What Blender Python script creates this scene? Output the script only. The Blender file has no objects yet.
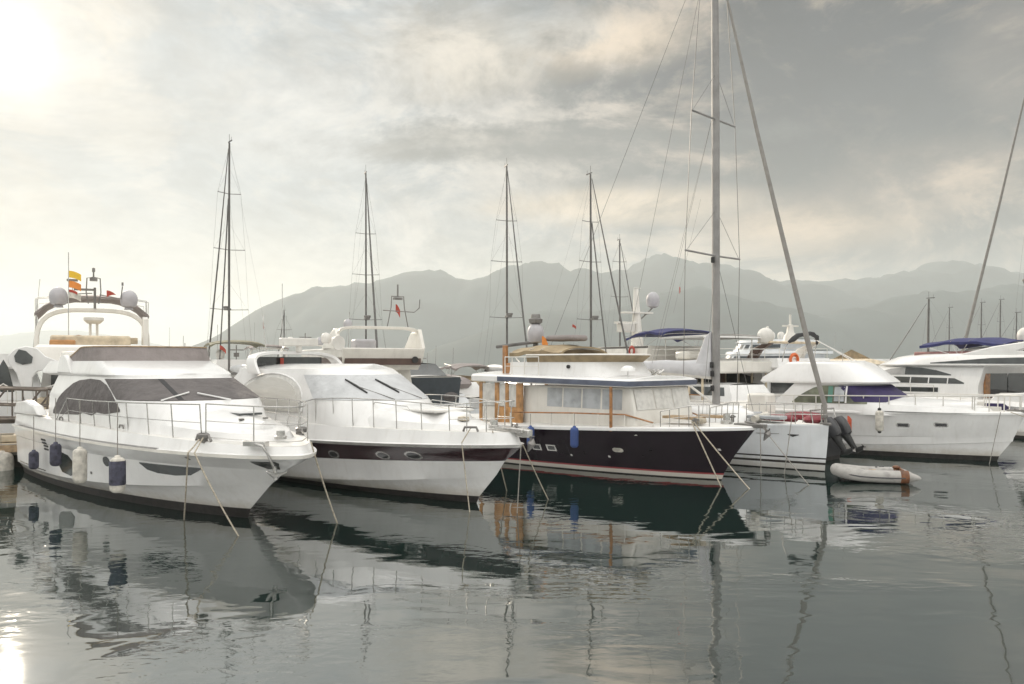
import bpy, bmesh, math, random
from math import sin, cos, pi, radians
random.seed(7)
scn = bpy.context.scene
COL = scn.collection
FPX, EYE, CX, CY = 800.0, 3.4, 512.0, 362.0      # lens in pixels, eye height above the water

# ------------------------------------------------------------------ materials
def new_mat(name):
    m = bpy.data.materials.new(name); m.use_nodes = True
    nt = m.node_tree; return m, nt, nt.nodes['Principled BSDF']

def mat(name, col, rough=0.4, metal=0.0, var=0.06, scale=3.0, coat=0.0, bump=0.0, bscale=40.0, spec=0.5, streak=0.0, trans=0.0, scum=0.0, bd=.02):
    m, nt, b = new_mat(name)
    N, L = nt.nodes, nt.links
    tc = N.new('ShaderNodeTexCoord')
    no = N.new('ShaderNodeTexNoise'); no.inputs['Scale'].default_value = scale; no.inputs['Detail'].default_value = 5
    L.new(tc.outputs['Object'], no.inputs['Vector'])
    mx = N.new('ShaderNodeMix'); mx.data_type = 'RGBA'
    c2 = [max(0, c*(1-var*3)) for c in col]; c1 = [min(1, c*(1+var)) for c in col]
    mx.inputs[6].default_value = (*c2, 1); mx.inputs[7].default_value = (*c1, 1)
    rmp = N.new('ShaderNodeMapRange'); rmp.inputs[1].default_value = .25; rmp.inputs[2].default_value = .6
    L.new(no.outputs['Fac'], rmp.inputs[0]); L.new(rmp.outputs[0], mx.inputs[0])
    out = mx.outputs[2]
    if streak > 0:                                # rain and rust streaks that run down a topside
        mp = N.new('ShaderNodeMapping'); mp.inputs['Scale'].default_value = (5, 5, .5)
        L.new(tc.outputs['Object'], mp.inputs[0])
        n2 = N.new('ShaderNodeTexNoise'); n2.inputs['Scale'].default_value = 1.6; n2.inputs['Detail'].default_value = 6
        L.new(mp.outputs[0], n2.inputs['Vector'])
        r2 = N.new('ShaderNodeMapRange'); r2.inputs[1].default_value = .52; r2.inputs[2].default_value = .8; r2.inputs[4].default_value = streak
        L.new(n2.outputs['Fac'], r2.inputs[0])
        m2 = N.new('ShaderNodeMix'); m2.data_type = 'RGBA'; m2.inputs[7].default_value = (.34, .29, .22, 1)
        L.new(r2.outputs[0], m2.inputs[0]); L.new(out, m2.inputs[6]); out = m2.outputs[2]
    if scum > 0:                                  # yellow-brown tide mark of weed and oil, ragged upper edge
        sp = N.new('ShaderNodeSeparateXYZ'); L.new(tc.outputs['Object'], sp.inputs[0])
        n3 = N.new('ShaderNodeTexNoise'); n3.inputs['Scale'].default_value = 2.2; n3.inputs['Detail'].default_value = 8; n3.inputs['Roughness'].default_value = .7
        L.new(tc.outputs['Object'], n3.inputs['Vector'])
        ad = N.new('ShaderNodeMath'); ad.operation = 'MULTIPLY_ADD'; ad.inputs[1].default_value = .5
        L.new(n3.outputs['Fac'], ad.inputs[0]); L.new(sp.outputs[2], ad.inputs[2])
        r3 = N.new('ShaderNodeMapRange'); r3.inputs[1].default_value = .40; r3.inputs[2].default_value = .68; r3.inputs[3].default_value = scum; r3.inputs[4].default_value = 0
        L.new(ad.outputs[0], r3.inputs[0])
        m3 = N.new('ShaderNodeMix'); m3.data_type = 'RGBA'; m3.inputs[7].default_value = (.30, .24, .14, 1)
        L.new(r3.outputs[0], m3.inputs[0]); L.new(out, m3.inputs[6]); out = m3.outputs[2]
    L.new(out, b.inputs['Base Color'])
    b.inputs['Roughness'].default_value = rough; b.inputs['Metallic'].default_value = metal
    b.inputs['Coat Weight'].default_value = coat; b.inputs['Coat Roughness'].default_value = .08
    b.inputs['Specular IOR Level'].default_value = spec
    b.inputs['Transmission Weight'].default_value = trans
    if bump > 0:
        bn = N.new('ShaderNodeTexNoise'); bn.inputs['Scale'].default_value = bscale; bn.inputs['Detail'].default_value = 3
        L.new(tc.outputs['Object'], bn.inputs['Vector'])
        bp = N.new('ShaderNodeBump'); bp.inputs['Strength'].default_value = bump; bp.inputs['Distance'].default_value = bd
        L.new(bn.outputs['Fac'], bp.inputs['Height']); L.new(bp.outputs[0], b.inputs['Normal'])
    return m

M = {}
M['gel'] = mat('gelcoat_white', (.76, .755, .745), .2, coat=.3, var=.03, scale=1.2, streak=.14, scum=.5)
M['gel2'] = mat('gelcoat_cream', (.72, .695, .645), .26, coat=.2, var=.04, scale=1.4, streak=.16, scum=.5)
M['deck'] = mat('nonskid_deck', (.68, .665, .635), .65, var=.06, scale=2.2, bump=.15, bscale=120)
M['cool'] = mat('gelcoat_cool', (.68, .70, .72), .2, coat=.3, var=.04, scale=1.2, streak=.16, scum=.4)
M['boot'] = mat('antifouling_black', (.022, .018, .016), .55, var=.2, scale=6)
M['bandred'] = mat('band_aubergine', (.034, .014, .018), .16, coat=.4, var=.05, scale=2)
M['navy'] = mat('navy_topsides', (.010, .004, .009), .22, var=.12, scale=1.5, spec=.16)
M['red'] = mat('boot_red', (.25, .025, .03), .3)
M['dark'] = mat('tinted_glass', (.022, .022, .025), .06, coat=.4, var=.05, spec=.6)
M['window'] = mat('smoked_glass', (.05, .055, .055), .08, coat=.3, var=.2, scale=1.3, spec=.6)
M['green'] = mat('olive_tinted_glass', (.13, .14, .095), .1, coat=.3, var=.35, scale=1.6)
M['cover'] = mat('grey_mesh_cover', (.115, .104, .102), .8, var=.08, scale=2.5, bump=1, bscale=3.2, bd=.10)
M['cover2'] = mat('silver_screen_cover', (.50, .51, .52), .5, var=.05, scale=2, bump=.8, bscale=2.6, bd=.08)
M['taupe'] = mat('taupe_canvas', (.25, .22, .212), .75, var=.06, scale=3, bump=.8, bscale=4, bd=.06)
M['tan'] = mat('tan_canvas', (.29, .225, .135), .8, var=.1, scale=3, bump=.4, bscale=9)
M['blue'] = mat('blue_canvas', (.022, .026, .11), .75, var=.12, scale=4, bump=.4, bscale=7)
M['purple'] = mat('indigo_cover', (.026, .016, .078), .7, var=.1, scale=3, bump=.4, bscale=7)
M['black'] = mat('black_canvas', (.02, .02, .022), .7, var=.15)
M['slate'] = mat('slate_blue_band', (.10, .115, .16), .6, var=.08, scale=3)
M['steel'] = mat('stainless_steel', (.55, .54, .52), .25, metal=.85, var=.08)
M['steeld'] = mat('dull_steel', (.22, .21, .20), .4, metal=.6, var=.12)
M['alu'] = mat('mast_aluminium', (.27, .262, .255), .55, metal=.2, var=.08, scale=2)
M['spar'] = mat('dark_spar', (.12, .115, .11), .5, metal=.3, var=.1)
M['wire'] = mat('rigging_wire', (.16, .155, .15), .45, metal=.5)
M['rope'] = mat('mooring_rope', (.44, .39, .31), .9, var=.15, scale=20, bump=.6, bscale=60)
M['roped'] = mat('grey_rope', (.25, .235, .21), .9, var=.15, scale=20)
M['wood'] = mat('varnished_wood', (.33, .15, .05), .3, coat=.4, var=.2, scale=6)
M['litwood'] = mat('amber_lit_varnished_wood', (.47, .25, .10), .35, coat=.3, var=.15, scale=5)  # varnished wood, its amber light painted into the brighter colour
M['teak'] = mat('weathered_teak', (.36, .26, .16), .7, var=.15, scale=8)
M['cream'] = mat('cream_interior', (.58, .49, .36), .7, var=.12, scale=3)
M['curtain'] = mat('curtained_glass', (.42, .44, .46), .18, coat=.5, var=.1, scale=3)
M['curtw'] = mat('white_curtain_glass', (.62, .61, .58), .2, coat=.5, var=.08, scale=5)
M['dome'] = mat('radome_grey', (.42, .41, .43), .5, var=.04)
M['domew'] = mat('radome_white', (.64, .62, .58), .45, var=.04)
M['fnavy'] = mat('fender_navy', (.058, .058, .085), .8, var=.3, scale=7, bump=.2, bscale=30)
M['fblue'] = mat('fender_blue', (.04, .075, .22), .7, var=.1, bump=.2, bscale=30)
M['fwhite'] = mat('fender_white', (.56, .53, .47), .5, var=.16, scale=6)
M['rub'] = mat('rubber_black', (.02, .02, .02), .6)
M['grey'] = mat('grey_plastic', (.028, .028, .032), .4, coat=.3, var=.1)
M['tube'] = mat('hypalon_grey', (.37, .355, .335), .6, var=.08, scale=5, bump=.1, bscale=20)
M['orange'] = mat('orange_plastic', (.62, .13, .03), .55)
M['rust'] = mat('brown_transom', (.16, .06, .02), .5, var=.25, scale=6)
M['crimson'] = mat('crimson_vinyl', (.20, .02, .03), .5)
M['flagr'] = mat('flag_red', (.38, .06, .04), .8)
M['flago'] = mat('flag_orange', (.70, .25, .05), .8)
M['flagy'] = mat('flag_yellow', (.75, .48, .04), .8)
M['sail'] = mat('sail_cover_pale', (.58, .58, .60), .7, var=.05, scale=3, bump=.3, bscale=8)
M['genoa'] = mat('furled_sail_grey', (.24, .228, .212), .8, var=.05, scale=4, bump=.5, bscale=9)
M['conc'] = mat('pontoon_concrete', (.27, .25, .22), .9, var=.15, scale=2, bump=.4, bscale=12)
M['pile'] = mat('dark_quay', (.06, .05, .04), .9, var=.2)
M['teal'] = mat('teal_curtain', (.10, .24, .19), .7)

def clear_plastic():
    m, nt, b = new_mat('clear_vinyl')
    N, L = nt.nodes, nt.links
    b.inputs['Base Color'].default_value = (.75, .73, .68, 1); b.inputs['Roughness'].default_value = .12
    t = N.new('ShaderNodeBsdfTransparent'); mx = N.new('ShaderNodeMixShader')
    no = N.new('ShaderNodeTexNoise'); no.inputs['Scale'].default_value = 3.5; no.inputs['Detail'].default_value = 3
    bp = N.new('ShaderNodeBump'); bp.inputs['Strength'].default_value = .8; bp.inputs['Distance'].default_value = .05
    L.new(no.outputs['Fac'], bp.inputs['Height']); L.new(bp.outputs[0], b.inputs['Normal'])
    mx.inputs[0].default_value = .5
    L.new(t.outputs[0], mx.inputs[1]); L.new(b.outputs[0], mx.inputs[2])
    L.new(mx.outputs[0], N['Material Output'].inputs['Surface'])
    return m
M['clear'] = clear_plastic()

# ------------------------------------------------------------------ mesh builder
class MB:
    def __init__(s): s.v = []; s.f = []; s.m = []
    def add(s, vs, fs, mi=0):
        o = len(s.v); s.v += [tuple(p) for p in vs]
        for f in fs: s.f.append([o+i for i in f]); s.m.append(mi)
        return s
    def grid(s, rows, mi=0, closeu=False, flip=False):
        nu = len(rows[0]); vs = [p for r in rows for p in r]; fs = []
        for i in range(len(rows)-1):
            for j in range(nu if closeu else nu-1):
                k = (j+1) % nu
                q = [i*nu+j, i*nu+k, (i+1)*nu+k, (i+1)*nu+j]
                fs.append(q[::-1] if flip else q)
        return s.add(vs, fs, mi)
    def tube(s, pts, r, n=8, mi=0, caps=True, sx=1.0):
        pts = [tuple(p) for p in pts]; rows = []
        m = len(pts)
        for i, p in enumerate(pts):
            a = pts[max(0, i-1)]; b = pts[min(m-1, i+1)]
            d = [b[k]-a[k] for k in range(3)]; l = math.sqrt(sum(c*c for c in d)) or 1
            d = [c/l for c in d]
            up = (0, 0, 1) if abs(d[2]) < .9 else (1, 0, 0)
            e1 = (d[1]*up[2]-d[2]*up[1], d[2]*up[0]-d[0]*up[2], d[0]*up[1]-d[1]*up[0])
            l = math.sqrt(sum(c*c for c in e1)) or 1; e1 = [c/l for c in e1]
            e2 = (d[1]*e1[2]-d[2]*e1[1], d[2]*e1[0]-d[0]*e1[2], d[0]*e1[1]-d[1]*e1[0])
            rr = r[i] if isinstance(r, (list, tuple)) else r
            rows.append([tuple(p[k]+rr*(cos(2*pi*j/n)*e1[k]*sx+sin(2*pi*j/n)*e2[k]) for k in range(3)) for j in range(n)])
        o = len(s.v); s.grid(rows, mi, closeu=True)
        if caps:
            s.f.append([o+j for j in range(n)][::-1]); s.m.append(mi)
            s.f.append([o+(m-1)*n+j for j in range(n)]); s.m.append(mi)
        return s
    def lathe(s, prof, c, n=16, mi=0, axis='z'):
        rows = []
        for r, h in prof:
            row = []
            for j in range(n):
                a = 2*pi*j/n; p = (r*cos(a), r*sin(a), h)
                if axis == 'x': p = (p[2], p[0], p[1])
                if axis == 'y': p = (p[1], p[2], p[0])
                row.append((c[0]+p[0], c[1]+p[1], c[2]+p[2]))
            rows.append(row)
        return s.grid(rows, mi, closeu=True)
    def box(s, c, d, mi=0, yaw=0, tap=1.0, dx=0):
        vs = []
        for z in (-1, 1):
            k = tap if z > 0 else 1
            for x, y in ((-1, -1), (1, -1), (1, 1), (-1, 1)):
                X, Y = x*d[0]/2*k+(dx if z > 0 else 0), y*d[1]/2*k
                vs.append((c[0]+X*cos(yaw)-Y*sin(yaw), c[1]+X*sin(yaw)+Y*cos(yaw), c[2]+z*d[2]/2))
        return s.add(vs, [(3, 2, 1, 0), (4, 5, 6, 7), (0, 1, 5, 4), (1, 2, 6, 5), (2, 3, 7, 6), (3, 0, 4, 7)], mi)
    def prism(s, poly, y0, y1, mi=0, dz=0):
        """side profile (x, z) extruded across the boat from y0 to y1"""
        n = len(poly)
        vs = [(x, y0, z) for x, z in poly]+[(x, y1, z+dz) for x, z in poly]
        fs = [list(range(n)), list(range(n, 2*n))[::-1]]+[[i, (i+1) % n, n+(i+1) % n, n+i] for i in range(n)]
        return s.add(vs, fs, mi)
    def ell(s, c, r, nu=14, nv=9, mi=0):
        prof = [(max(1e-3, cos(-pi/2+pi*i/nv)), sin(-pi/2+pi*i/nv)) for i in range(nv+1)]
        rows = [[(c[0]+r[0]*a*cos(2*pi*j/nu), c[1]+r[1]*a*sin(2*pi*j/nu), c[2]+r[2]*h) for j in range(nu)] for a, h in prof]
        return s.grid(rows, mi, closeu=True)
    def build(s, name, mats, parent=None, ang=38, bevel=0, loc=None, rot=None):
        me = bpy.data.meshes.new(name); me.from_pydata(s.v, [], s.f)
        if not isinstance(mats, (list, tuple)): mats = [mats]
        for m in mats: me.materials.append(M[m] if isinstance(m, str) else m)
        me.polygons.foreach_set('material_index', s.m)
        bm = bmesh.new(); bm.from_mesh(me)
        bmesh.ops.remove_doubles(bm, verts=bm.verts, dist=2e-4)
        bmesh.ops.recalc_face_normals(bm, faces=bm.faces)
        bm.to_mesh(me); bm.free()
        me.polygons.foreach_set('use_smooth', [True]*len(me.polygons))
        if ang < 180: me.set_sharp_from_angle(angle=radians(ang))
        o = bpy.data.objects.new(name, me); COL.objects.link(o)
        if parent is not None: o.parent = parent.o if isinstance(parent, Boat) else parent
        if loc: o.location = loc
        if rot: o.rotation_euler = rot
        if bevel:
            b = o.modifiers.new('Bevel', 'BEVEL'); b.width = bevel; b.segments = 2; b.limit_method = 'ANGLE'; b.angle_limit = radians(40)
        return o

def tag(o, label, cat, group=None, kind=None):
    if label: o['label'] = label
    if cat: o['category'] = cat
    if group: o['group'] = group
    if kind: o['kind'] = kind
    return o

def at(px, py, D):
    return ((px-CX)/FPX*D, D, EYE-(py-CY)/FPX*D)

class Boat:
    """an Empty at the stem's waterline; local x forward, y to port, z up"""
    def __init__(s, name, label, cat, pos, deg, group=None):
        o = bpy.data.objects.new(name, None); COL.objects.link(o); o.empty_display_size = .3
        o.location = (pos[0], pos[1], 0); o.rotation_euler = (0, 0, radians(deg))
        tag(o, label, cat, group); s.o = o; s.p = pos; s.a = radians(deg)
    def w(s, x, y, z):
        return (s.p[0]+x*cos(s.a)-y*sin(s.a), s.p[1]+x*sin(s.a)+y*cos(s.a), z)

def water_point(px, py):
    D = FPX*EYE/(py-CY); return ((px-CX)/FPX*D, D)

# ------------------------------------------------------------------ boat kit
def lerp(a, b, t): return a+(b-a)*t

class Hull:
    """rows from the keel up: (bow_x, half_beam, p, q, z_stern, z_bow, z_pow)"""
    def __init__(s, rows, xa, fa=.88, rake=0.0):
        s.rows, s.xa, s.fa, s.rake = rows, xa, fa, rake
    def pt(s, i, t, side=-1):
        i0 = int(min(i, len(s.rows)-1)); i1 = min(i0+1, len(s.rows)-1); k = i-i0
        r = [lerp(a, b, k) for a, b in zip(s.rows[i0], s.rows[i1])]
        xb, W, p, q, z0, z1, zp = r
        z = z0+(z1-z0)*t**zp
        xs = s.xa-s.rake*(z-.3)
        aft = s.fa+(1-s.fa)*sin(min(1, t/.5)*pi/2)
        y = W*aft*max(0.0, 1-t**p)**q
        return (xs+(xb-xs)*t, side*y, z)
    def t_at(s, i, x):
        a, b = 0.0, 1.0
        for _ in range(30):
            m = (a+b)/2
            if s.pt(i, m)[0] < x: a = m
            else: b = m
        return a
    def build(s, parent, mats, bands, n=44):
        ts = [1-(1-j/n)**1.7 for j in range(n+1)]
        mb = MB()
        for side in (-1, 1):
            for i in range(len(s.rows)-1):
                mb.grid([[s.pt(i, t, side) for t in ts], [s.pt(i+1, t, side) for t in ts]], bands[i])
        for i in range(len(s.rows)-1):             # transom
            a, b = s.pt(i, 0, -1), s.pt(i+1, 0, -1)
            mb.add([a, (a[0], -a[1], a[2]), (b[0], -b[1], b[2]), b], [(0, 1, 2, 3)], bands[i])
        return mb.build('hull', mats, parent, ang=28)
    def deck(s, parent, m='deck', inset=.10, drop=0.0, camber=.10, name='deck', n=36, toprow=None):
        ts = [1-(1-j/n)**1.6 for j in range(n+1)]; rows = []
        top = len(s.rows)-1
        for k in (-1, -.97, -.94, -.7, -.35, 0, .35, .7, .94, .97, 1):
            row = []
            for t in ts:
                x, y, z = s.pt(top, t, 1)
                kk = abs(k)
                zz = z if kk == 1 else z-drop+camber*(1-kk*kk)*min(1, y/1.0)
                if kk == .97: zz = z+.012
                row.append((x, y*k, zz))
            rows.append(row)
        return MB().grid(rows).build(name, m, parent, ang=50)
    def patch(s, parent, name, m, pts_top, pts_bot, side=-1, off=.012, nx=14, nz=3):
        """a panel that lies on the topside: polylines of (x, z)"""
        def solve(x, z):
            a, b = 0.0, float(len(s.rows)-1)
            for _ in range(28):
                mid = (a+b)/2; t = s.t_at(mid, x)
                if s.pt(mid, t)[2] < z: a = mid
                else: b = mid
            return a, s.t_at(a, x)
        def P(x, z):
            i, t = solve(x, z)
            p = s.pt(i, t, side); q = s.pt(i, min(1, t+.01), side); r = s.pt(min(len(s.rows)-1, i+.08), t, side)
            if r == p: r = s.pt(i-.08, t, side); r = tuple(2*p[k]-r[k] for k in range(3))
            u = [q[k]-p[k] for k in range(3)]; v = [r[k]-p[k] for k in range(3)]
            nn = [u[1]*v[2]-u[2]*v[1], u[2]*v[0]-u[0]*v[2], u[0]*v[1]-u[1]*v[0]]
            l = math.sqrt(sum(c*c for c in nn)) or 1; nn = [c/l for c in nn]
            if nn[1]*side < 0: nn = [-c for c in nn]
            return p, nn
        return _patch(P, parent, name, m, pts_top, pts_bot, off, nx, nz)

def interp(pts, x):
    if x <= pts[0][0]: return pts[0][1]
    for a, b in zip(pts, pts[1:]):
        if x <= b[0]: return lerp(a[1], b[1], (x-a[0])/((b[0]-a[0]) or 1))
    return pts[-1][1]

def _patch(P, parent, name, m, top, bot, off, nx, nz):
    x0, x1 = max(top[0][0], bot[0][0]), min(top[-1][0], bot[-1][0])
    xs = sorted(set([lerp(x0, x1, j/nx) for j in range(nx+1)]+[p[0] for p in top+bot if x0 <= p[0] <= x1]))
    rows = []
    for i in range(-1, nz+2):
        k = min(1, max(0, i/nz)); o = -.02 if i in (-1, nz+1) else off
        row = []
        for e, x in enumerate([xs[0]]+xs+[xs[-1]]):
            oo = -.02 if e in (0, len(xs)+1) else o
            z = lerp(interp(bot, x), interp(top, x), k)
            p, n = P(x, z)
            row.append(tuple(p[c]+n[c]*oo for c in range(3)))
        rows.append(row)
    return MB().grid(rows).build(name, m, parent, ang=50)

class House:
    """stacked plan outlines with rounded fronts: rings (xa, xf, Lf, w, n, z, slope)"""
    def __init__(s, rings): s.r = [tuple(r) for r in rings]
    def ring(s, v):
        i = int(min(max(v, 0), len(s.r)-1)); j = min(i+1, len(s.r)-1); k = v-i
        return [lerp(a, b, k) for a, b in zip(s.r[i], s.r[j])]
    def pt(s, U, v, side=-1):
        if U > 2: U = 4-U; side = -side
        xa, xf, Lf, w, n, z, sl = s.ring(v)
        if U <= 1: x = lerp(xa, xf-Lf, U); y = w
        else:
            a = (U-1)*pi/2
            x = xf-Lf+Lf*max(0, sin(a))**(2/n); y = w*max(0, cos(a))**(2/n)
            if U >= 2: y = 0
        return (x, side*y, z+sl*x)
    def norm(s, U, v, side):
        e = .004; V = len(s.r)-1
        a, b = s.pt(max(0, U-e), v, side), s.pt(U+e, v, side)
        c, d = s.pt(U, max(0, v-e), side), s.pt(U, min(V, v+e), side)
        u = [b[k]-a[k] for k in range(3)]; w = [d[k]-c[k] for k in range(3)]
        n = [u[1]*w[2]-u[2]*w[1], u[2]*w[0]-u[0]*w[2], u[0]*w[1]-u[1]*w[0]]
        l = math.sqrt(sum(q*q for q in n)) or 1; n = [q/l for q in n]
        p = s.pt(U, v, side); xc = s.ring(v)[0]
        if n[0]*(p[0]-xc)*.3+n[1]*p[1]*3 < 0: n = [-q for q in n]
        return n
    def build(s, parent, name, m, cap=True, camber=.06, nf=14, ns=10, ang=40, capm=None):
        Us = [j/ns for j in range(ns)]+[1+j/nf for j in range(nf+1)]
        Us += [4-u for u in Us[-2::-1]]
        V = len(s.r)-1; mb = MB()
        rows = [[s.pt(U, i) for U in Us] for i in range(V+1)]
        mb.grid(rows)
        for i in range(V):                        # aft bulkhead
            a, b, c, d = s.pt(0, i), s.pt(4, i), s.pt(4, i+1), s.pt(0, i+1)
            mb.add([a, b, c, d], [(0, 1, 2, 3)])
        if cap:
            rr = []
            for k in (1, .97, .85, .6, .3, 0):
                row = []
                for U in [u for u in Us if u <= 2]:
                    x, y, z = s.pt(U, V, 1); row.append((x, y*k, z+camber*(1-k*k)))
                rr.append(row)
            rr2 = [[(x, -y, z) for x, y, z in r] for r in rr]
            mb.grid(rr, 1 if capm else 0); mb.grid(rr2, 1 if capm else 0)
        return mb.build(name, [m, capm] if capm else m, parent, ang=ang)
    def band(s, parent, name, m, U0, U1, v0, v1, off=.012, nu=30, nv=4):
        """panel between heights v0(U) and v1(U) from U0 round the front to U1"""
        f0 = v0 if callable(v0) else (lambda U: v0); f1 = v1 if callable(v1) else (lambda U: v1)
        Us = [lerp(U0, U1, j/nu) for j in range(nu+1)]; rows = []
        for i in range(-1, nv+2):
            k = min(1, max(0, i/nv)); row = []
            for e, U in enumerate([U0]+Us+[U1]):
                o = -.02 if (i in (-1, nv+1) or e in (0, nu+2)) else off
                v = lerp(f0(U), f1(U), k)
                side = -1
                UU = U
                if U > 2: UU = 4-U; side = 1
                p = s.pt(UU, v, side); n = s.norm(UU, v, side)
                if abs(UU-2) < 1e-3: n = s.norm(1.985, v, side); n = [n[0], 0, n[2]]
                row.append(tuple(p[c]+n[c]*o for c in range(3)))
            rows.append(row)
        return MB().grid(rows).build(name, m, parent, ang=50)
    def solve(s, x, z):
        V = len(s.r)-1; a, b = 0.0, float(V)
        for _ in range(26):
            m = (a+b)/2; r = s.ring(m)
            if r[5]+r[6]*x < z: a = m
            else: b = m
        v = a; a, b = 0.0, 2.0
        for _ in range(26):
            m = (a+b)/2
            if s.pt(m, v)[0] < x: a = m
            else: b = m
        return a, v
    def side(s, parent, name, m, top, bot, side=-1, off=.012, nx=12, nz=3):
        def P(x, z):
            U, v = s.solve(x, z); return s.pt(U, v, side), s.norm(U, v, side)
        return _patch(P, parent, name, m, top, bot, off, nx, nz)

def rail(parent, base, h, r=.016, mids=(.5,), lean=0.0, posts=None, m='steel', name='railing', pm=None):
    """guard rail over a list of deck points; h may be a list"""
    hs = h if isinstance(h, (list, tuple)) else [h]*len(base)
    def up(p, k, hh):
        n = math.hypot(p[0], p[1]) or 1
        return (p[0]+lean*k*.5, p[1]+lean*k*(1 if p[1] > 0 else -1 if p[1] < 0 else 0), p[2]+hh*k)
    mb = MB().tube([up(p, 1, hh) for p, hh in zip(base, hs)], r, 6)
    for k in mids: mb.tube([up(p, k, hh) for p, hh in zip(base, hs)], r*.55, 5)
    o = mb.build(name, m, parent, ang=60)
    for i in (posts if posts is not None else range(len(base))):
        MB().tube([up(base[i], -.02, hs[i]), up(base[i], 1, hs[i])], r*.85, 6).build('stanchion', pm or m, o, ang=60)
    return o

def sheer_line(H, t0, t1, n, side, inset=.1, row=None):
    row = len(H.rows)-1 if row is None else row
    out = []
    for j in range(n+1):
        x, y, z = H.pt(row, lerp(t0, t1, j/n), 1)
        out.append((x-.02, side*max(0, y-inset), z))
    return out

def wrap_rail(H, t0, h, n=9, inset=.1, t1=.985):
    """from the starboard side round the bow to port"""
    s = sheer_line(H, t0, t1, n, -1, inset); p = sheer_line(H, t0, t1, n, 1, inset)
    return s+p[::-1]

def dome(parent, c, r, m='dome', h=None, name='satellite_dome', stalk=0):
    h = h or r*1.15
    prof = [(.001, -h*.9), (r*.55, -h*.9), (r*.8, -h*.8), (r*.95, -h*.45), (r, 0)]+[(r*cos(a*pi/16), h*sin(a*pi/16)) for a in range(1, 8)]+[(.001, h)]
    mb = MB().lathe(prof, c, 18)
    if stalk: mb.tube([(c[0], c[1], c[2]-h*.88), (c[0], c[1], c[2]-h*.9-stalk)], [r*.4, r*.55], 10)
    return mb.build(name, m, parent)

def radar(parent, c, r, m='domew', post=.3, name='radar_scanner'):
    prof = [(.001, -.11), (r*.7, -.10), (r, -.03), (r, .05), (r*.8, .10), (.001, .11)]
    mb = MB().lathe(prof, c, 18).tube([(c[0], c[1], c[2]-.1), (c[0], c[1], c[2]-.1-post)], .06, 8)
    return mb.build(name, m, parent)

def arch(parent, x, hw, z0, z1, m='gel2', rakeb=.6, wide=.34, thick=.09, name='radar_arch', sw=.5, n=20, topw=None):
    """a moulded arch across the boat: feet at z0, crown at z1"""
    rows = []
    for j in range(n+1):
        a = pi*j/n
        y = -hw*(abs(cos(a))**sw)*(1 if cos(a) > 0 else -1)
        k = max(0, sin(a))**sw
        z = lerp(z0, z1, k); xx = x-rakeb*k
        nx, nz = cos(a), sin(a)
        w = wide*(1.6-.6*k)
        rows.append([(xx-w/2, y, z), (xx+w/2, y, z), (xx+w/2-.02, y+nx*thick, z-nz*thick), (xx-w/2+.02, y+nx*thick, z-nz*thick)])
    return MB().grid(rows, closeu=True).build(name, m, parent, ang=60, bevel=.015)

def bimini(parent, x0, x1, hw, z, m, zb, sag=.12, rise=.2, legs=True, name='bimini_top', tilt=0.0, drop=.16):
    rows = []
    for i in range(17):
        k = i/16; x = lerp(x0, x1, k)
        sc = -.05*abs(sin(k*pi*3))+rise*(1-(2*k-1)**2)+tilt*(k-.5)
        row = []
        for j in range(13):
            u = -1+2*j/12
            zz = z+sc-drop*abs(u)**3-.05*u*u
            row.append((x, hw*u, zz))
        row = row+[(px, py*.995, pz-.05-(.08 if abs(py) > hw*.95 else 0)) for px, py, pz in row[::-1]]
        rows.append(row)
    mb = MB().grid(rows, closeu=True)
    n = len(rows[0]); o = 0
    mb.f.append(list(range(n))); mb.m.append(0)
    mb.f.append([16*n+i for i in range(n)][::-1]); mb.m.append(0)
    o = mb.build(name, m, parent, ang=60)
    if legs:
        fb = MB()
        xm = (x0+x1)/2
        for sd in (-1, 1):
            for xx, xf in ((x0+.05, xm-.15), (x0+(x1-x0)*.4, xm), (x1-(x1-x0)*.38, xm+.05), (x1-.05, xm+.2)):
                fb.tube([(xx, sd*(hw-.04), z-.2+rise*(1-((2*xx-x0-x1)/(x1-x0))**2)), (xf, sd*(hw+.02), zb)], .014, 5)
        for xx in (x0+.05, x0+(x1-x0)*.4, x1-(x1-x0)*.38, x1-.05):      # hoops under the cloth
            zc = z-.2+rise*(1-((2*xx-x0-x1)/(x1-x0))**2)
            fb.tube([(xx, hw*u-.04*u, zc+(.12*(1-abs(u)**3) if abs(u) < 1 else 0)) for u in (-1, -.8, -.4, 0, .4, .8, 1)], .014, 5)
        for sd in (-1, 1): fb.tube([(xm-.2, sd*(hw+.02), zb+.01), (xm+.25, sd*(hw+.02), zb+.01)], .016, 5)
        fb.build('bimini_frame', 'steel', o, ang=60)
    return o

def flag(parent, c, l, h, m, name='flag', yaw=0.0, tri=False, droop=.3):
    rows = []
    for i in range(7):
        k = i/6; hh = h*(1-k*.95) if tri else h
        x = l*k; w = .10*l*sin(k*5)*k
        rows.append([(c[0]+x*cos(yaw)-w*sin(yaw), c[1]+x*sin(yaw)+w*cos(yaw), c[2]-droop*l*k*k-hh/2*(1-j)+(0)) for j in (-1, 0, 1)])
        rows[-1] = [(p[0], p[1], p[2]) for p in rows[-1]]
    r2 = [[(p[0]-.008*sin(yaw), p[1]+.008*cos(yaw), p[2]) for p in r] for r in rows]
    return MB().grid(rows).grid(r2).build(name, m, parent, ang=180)

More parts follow.
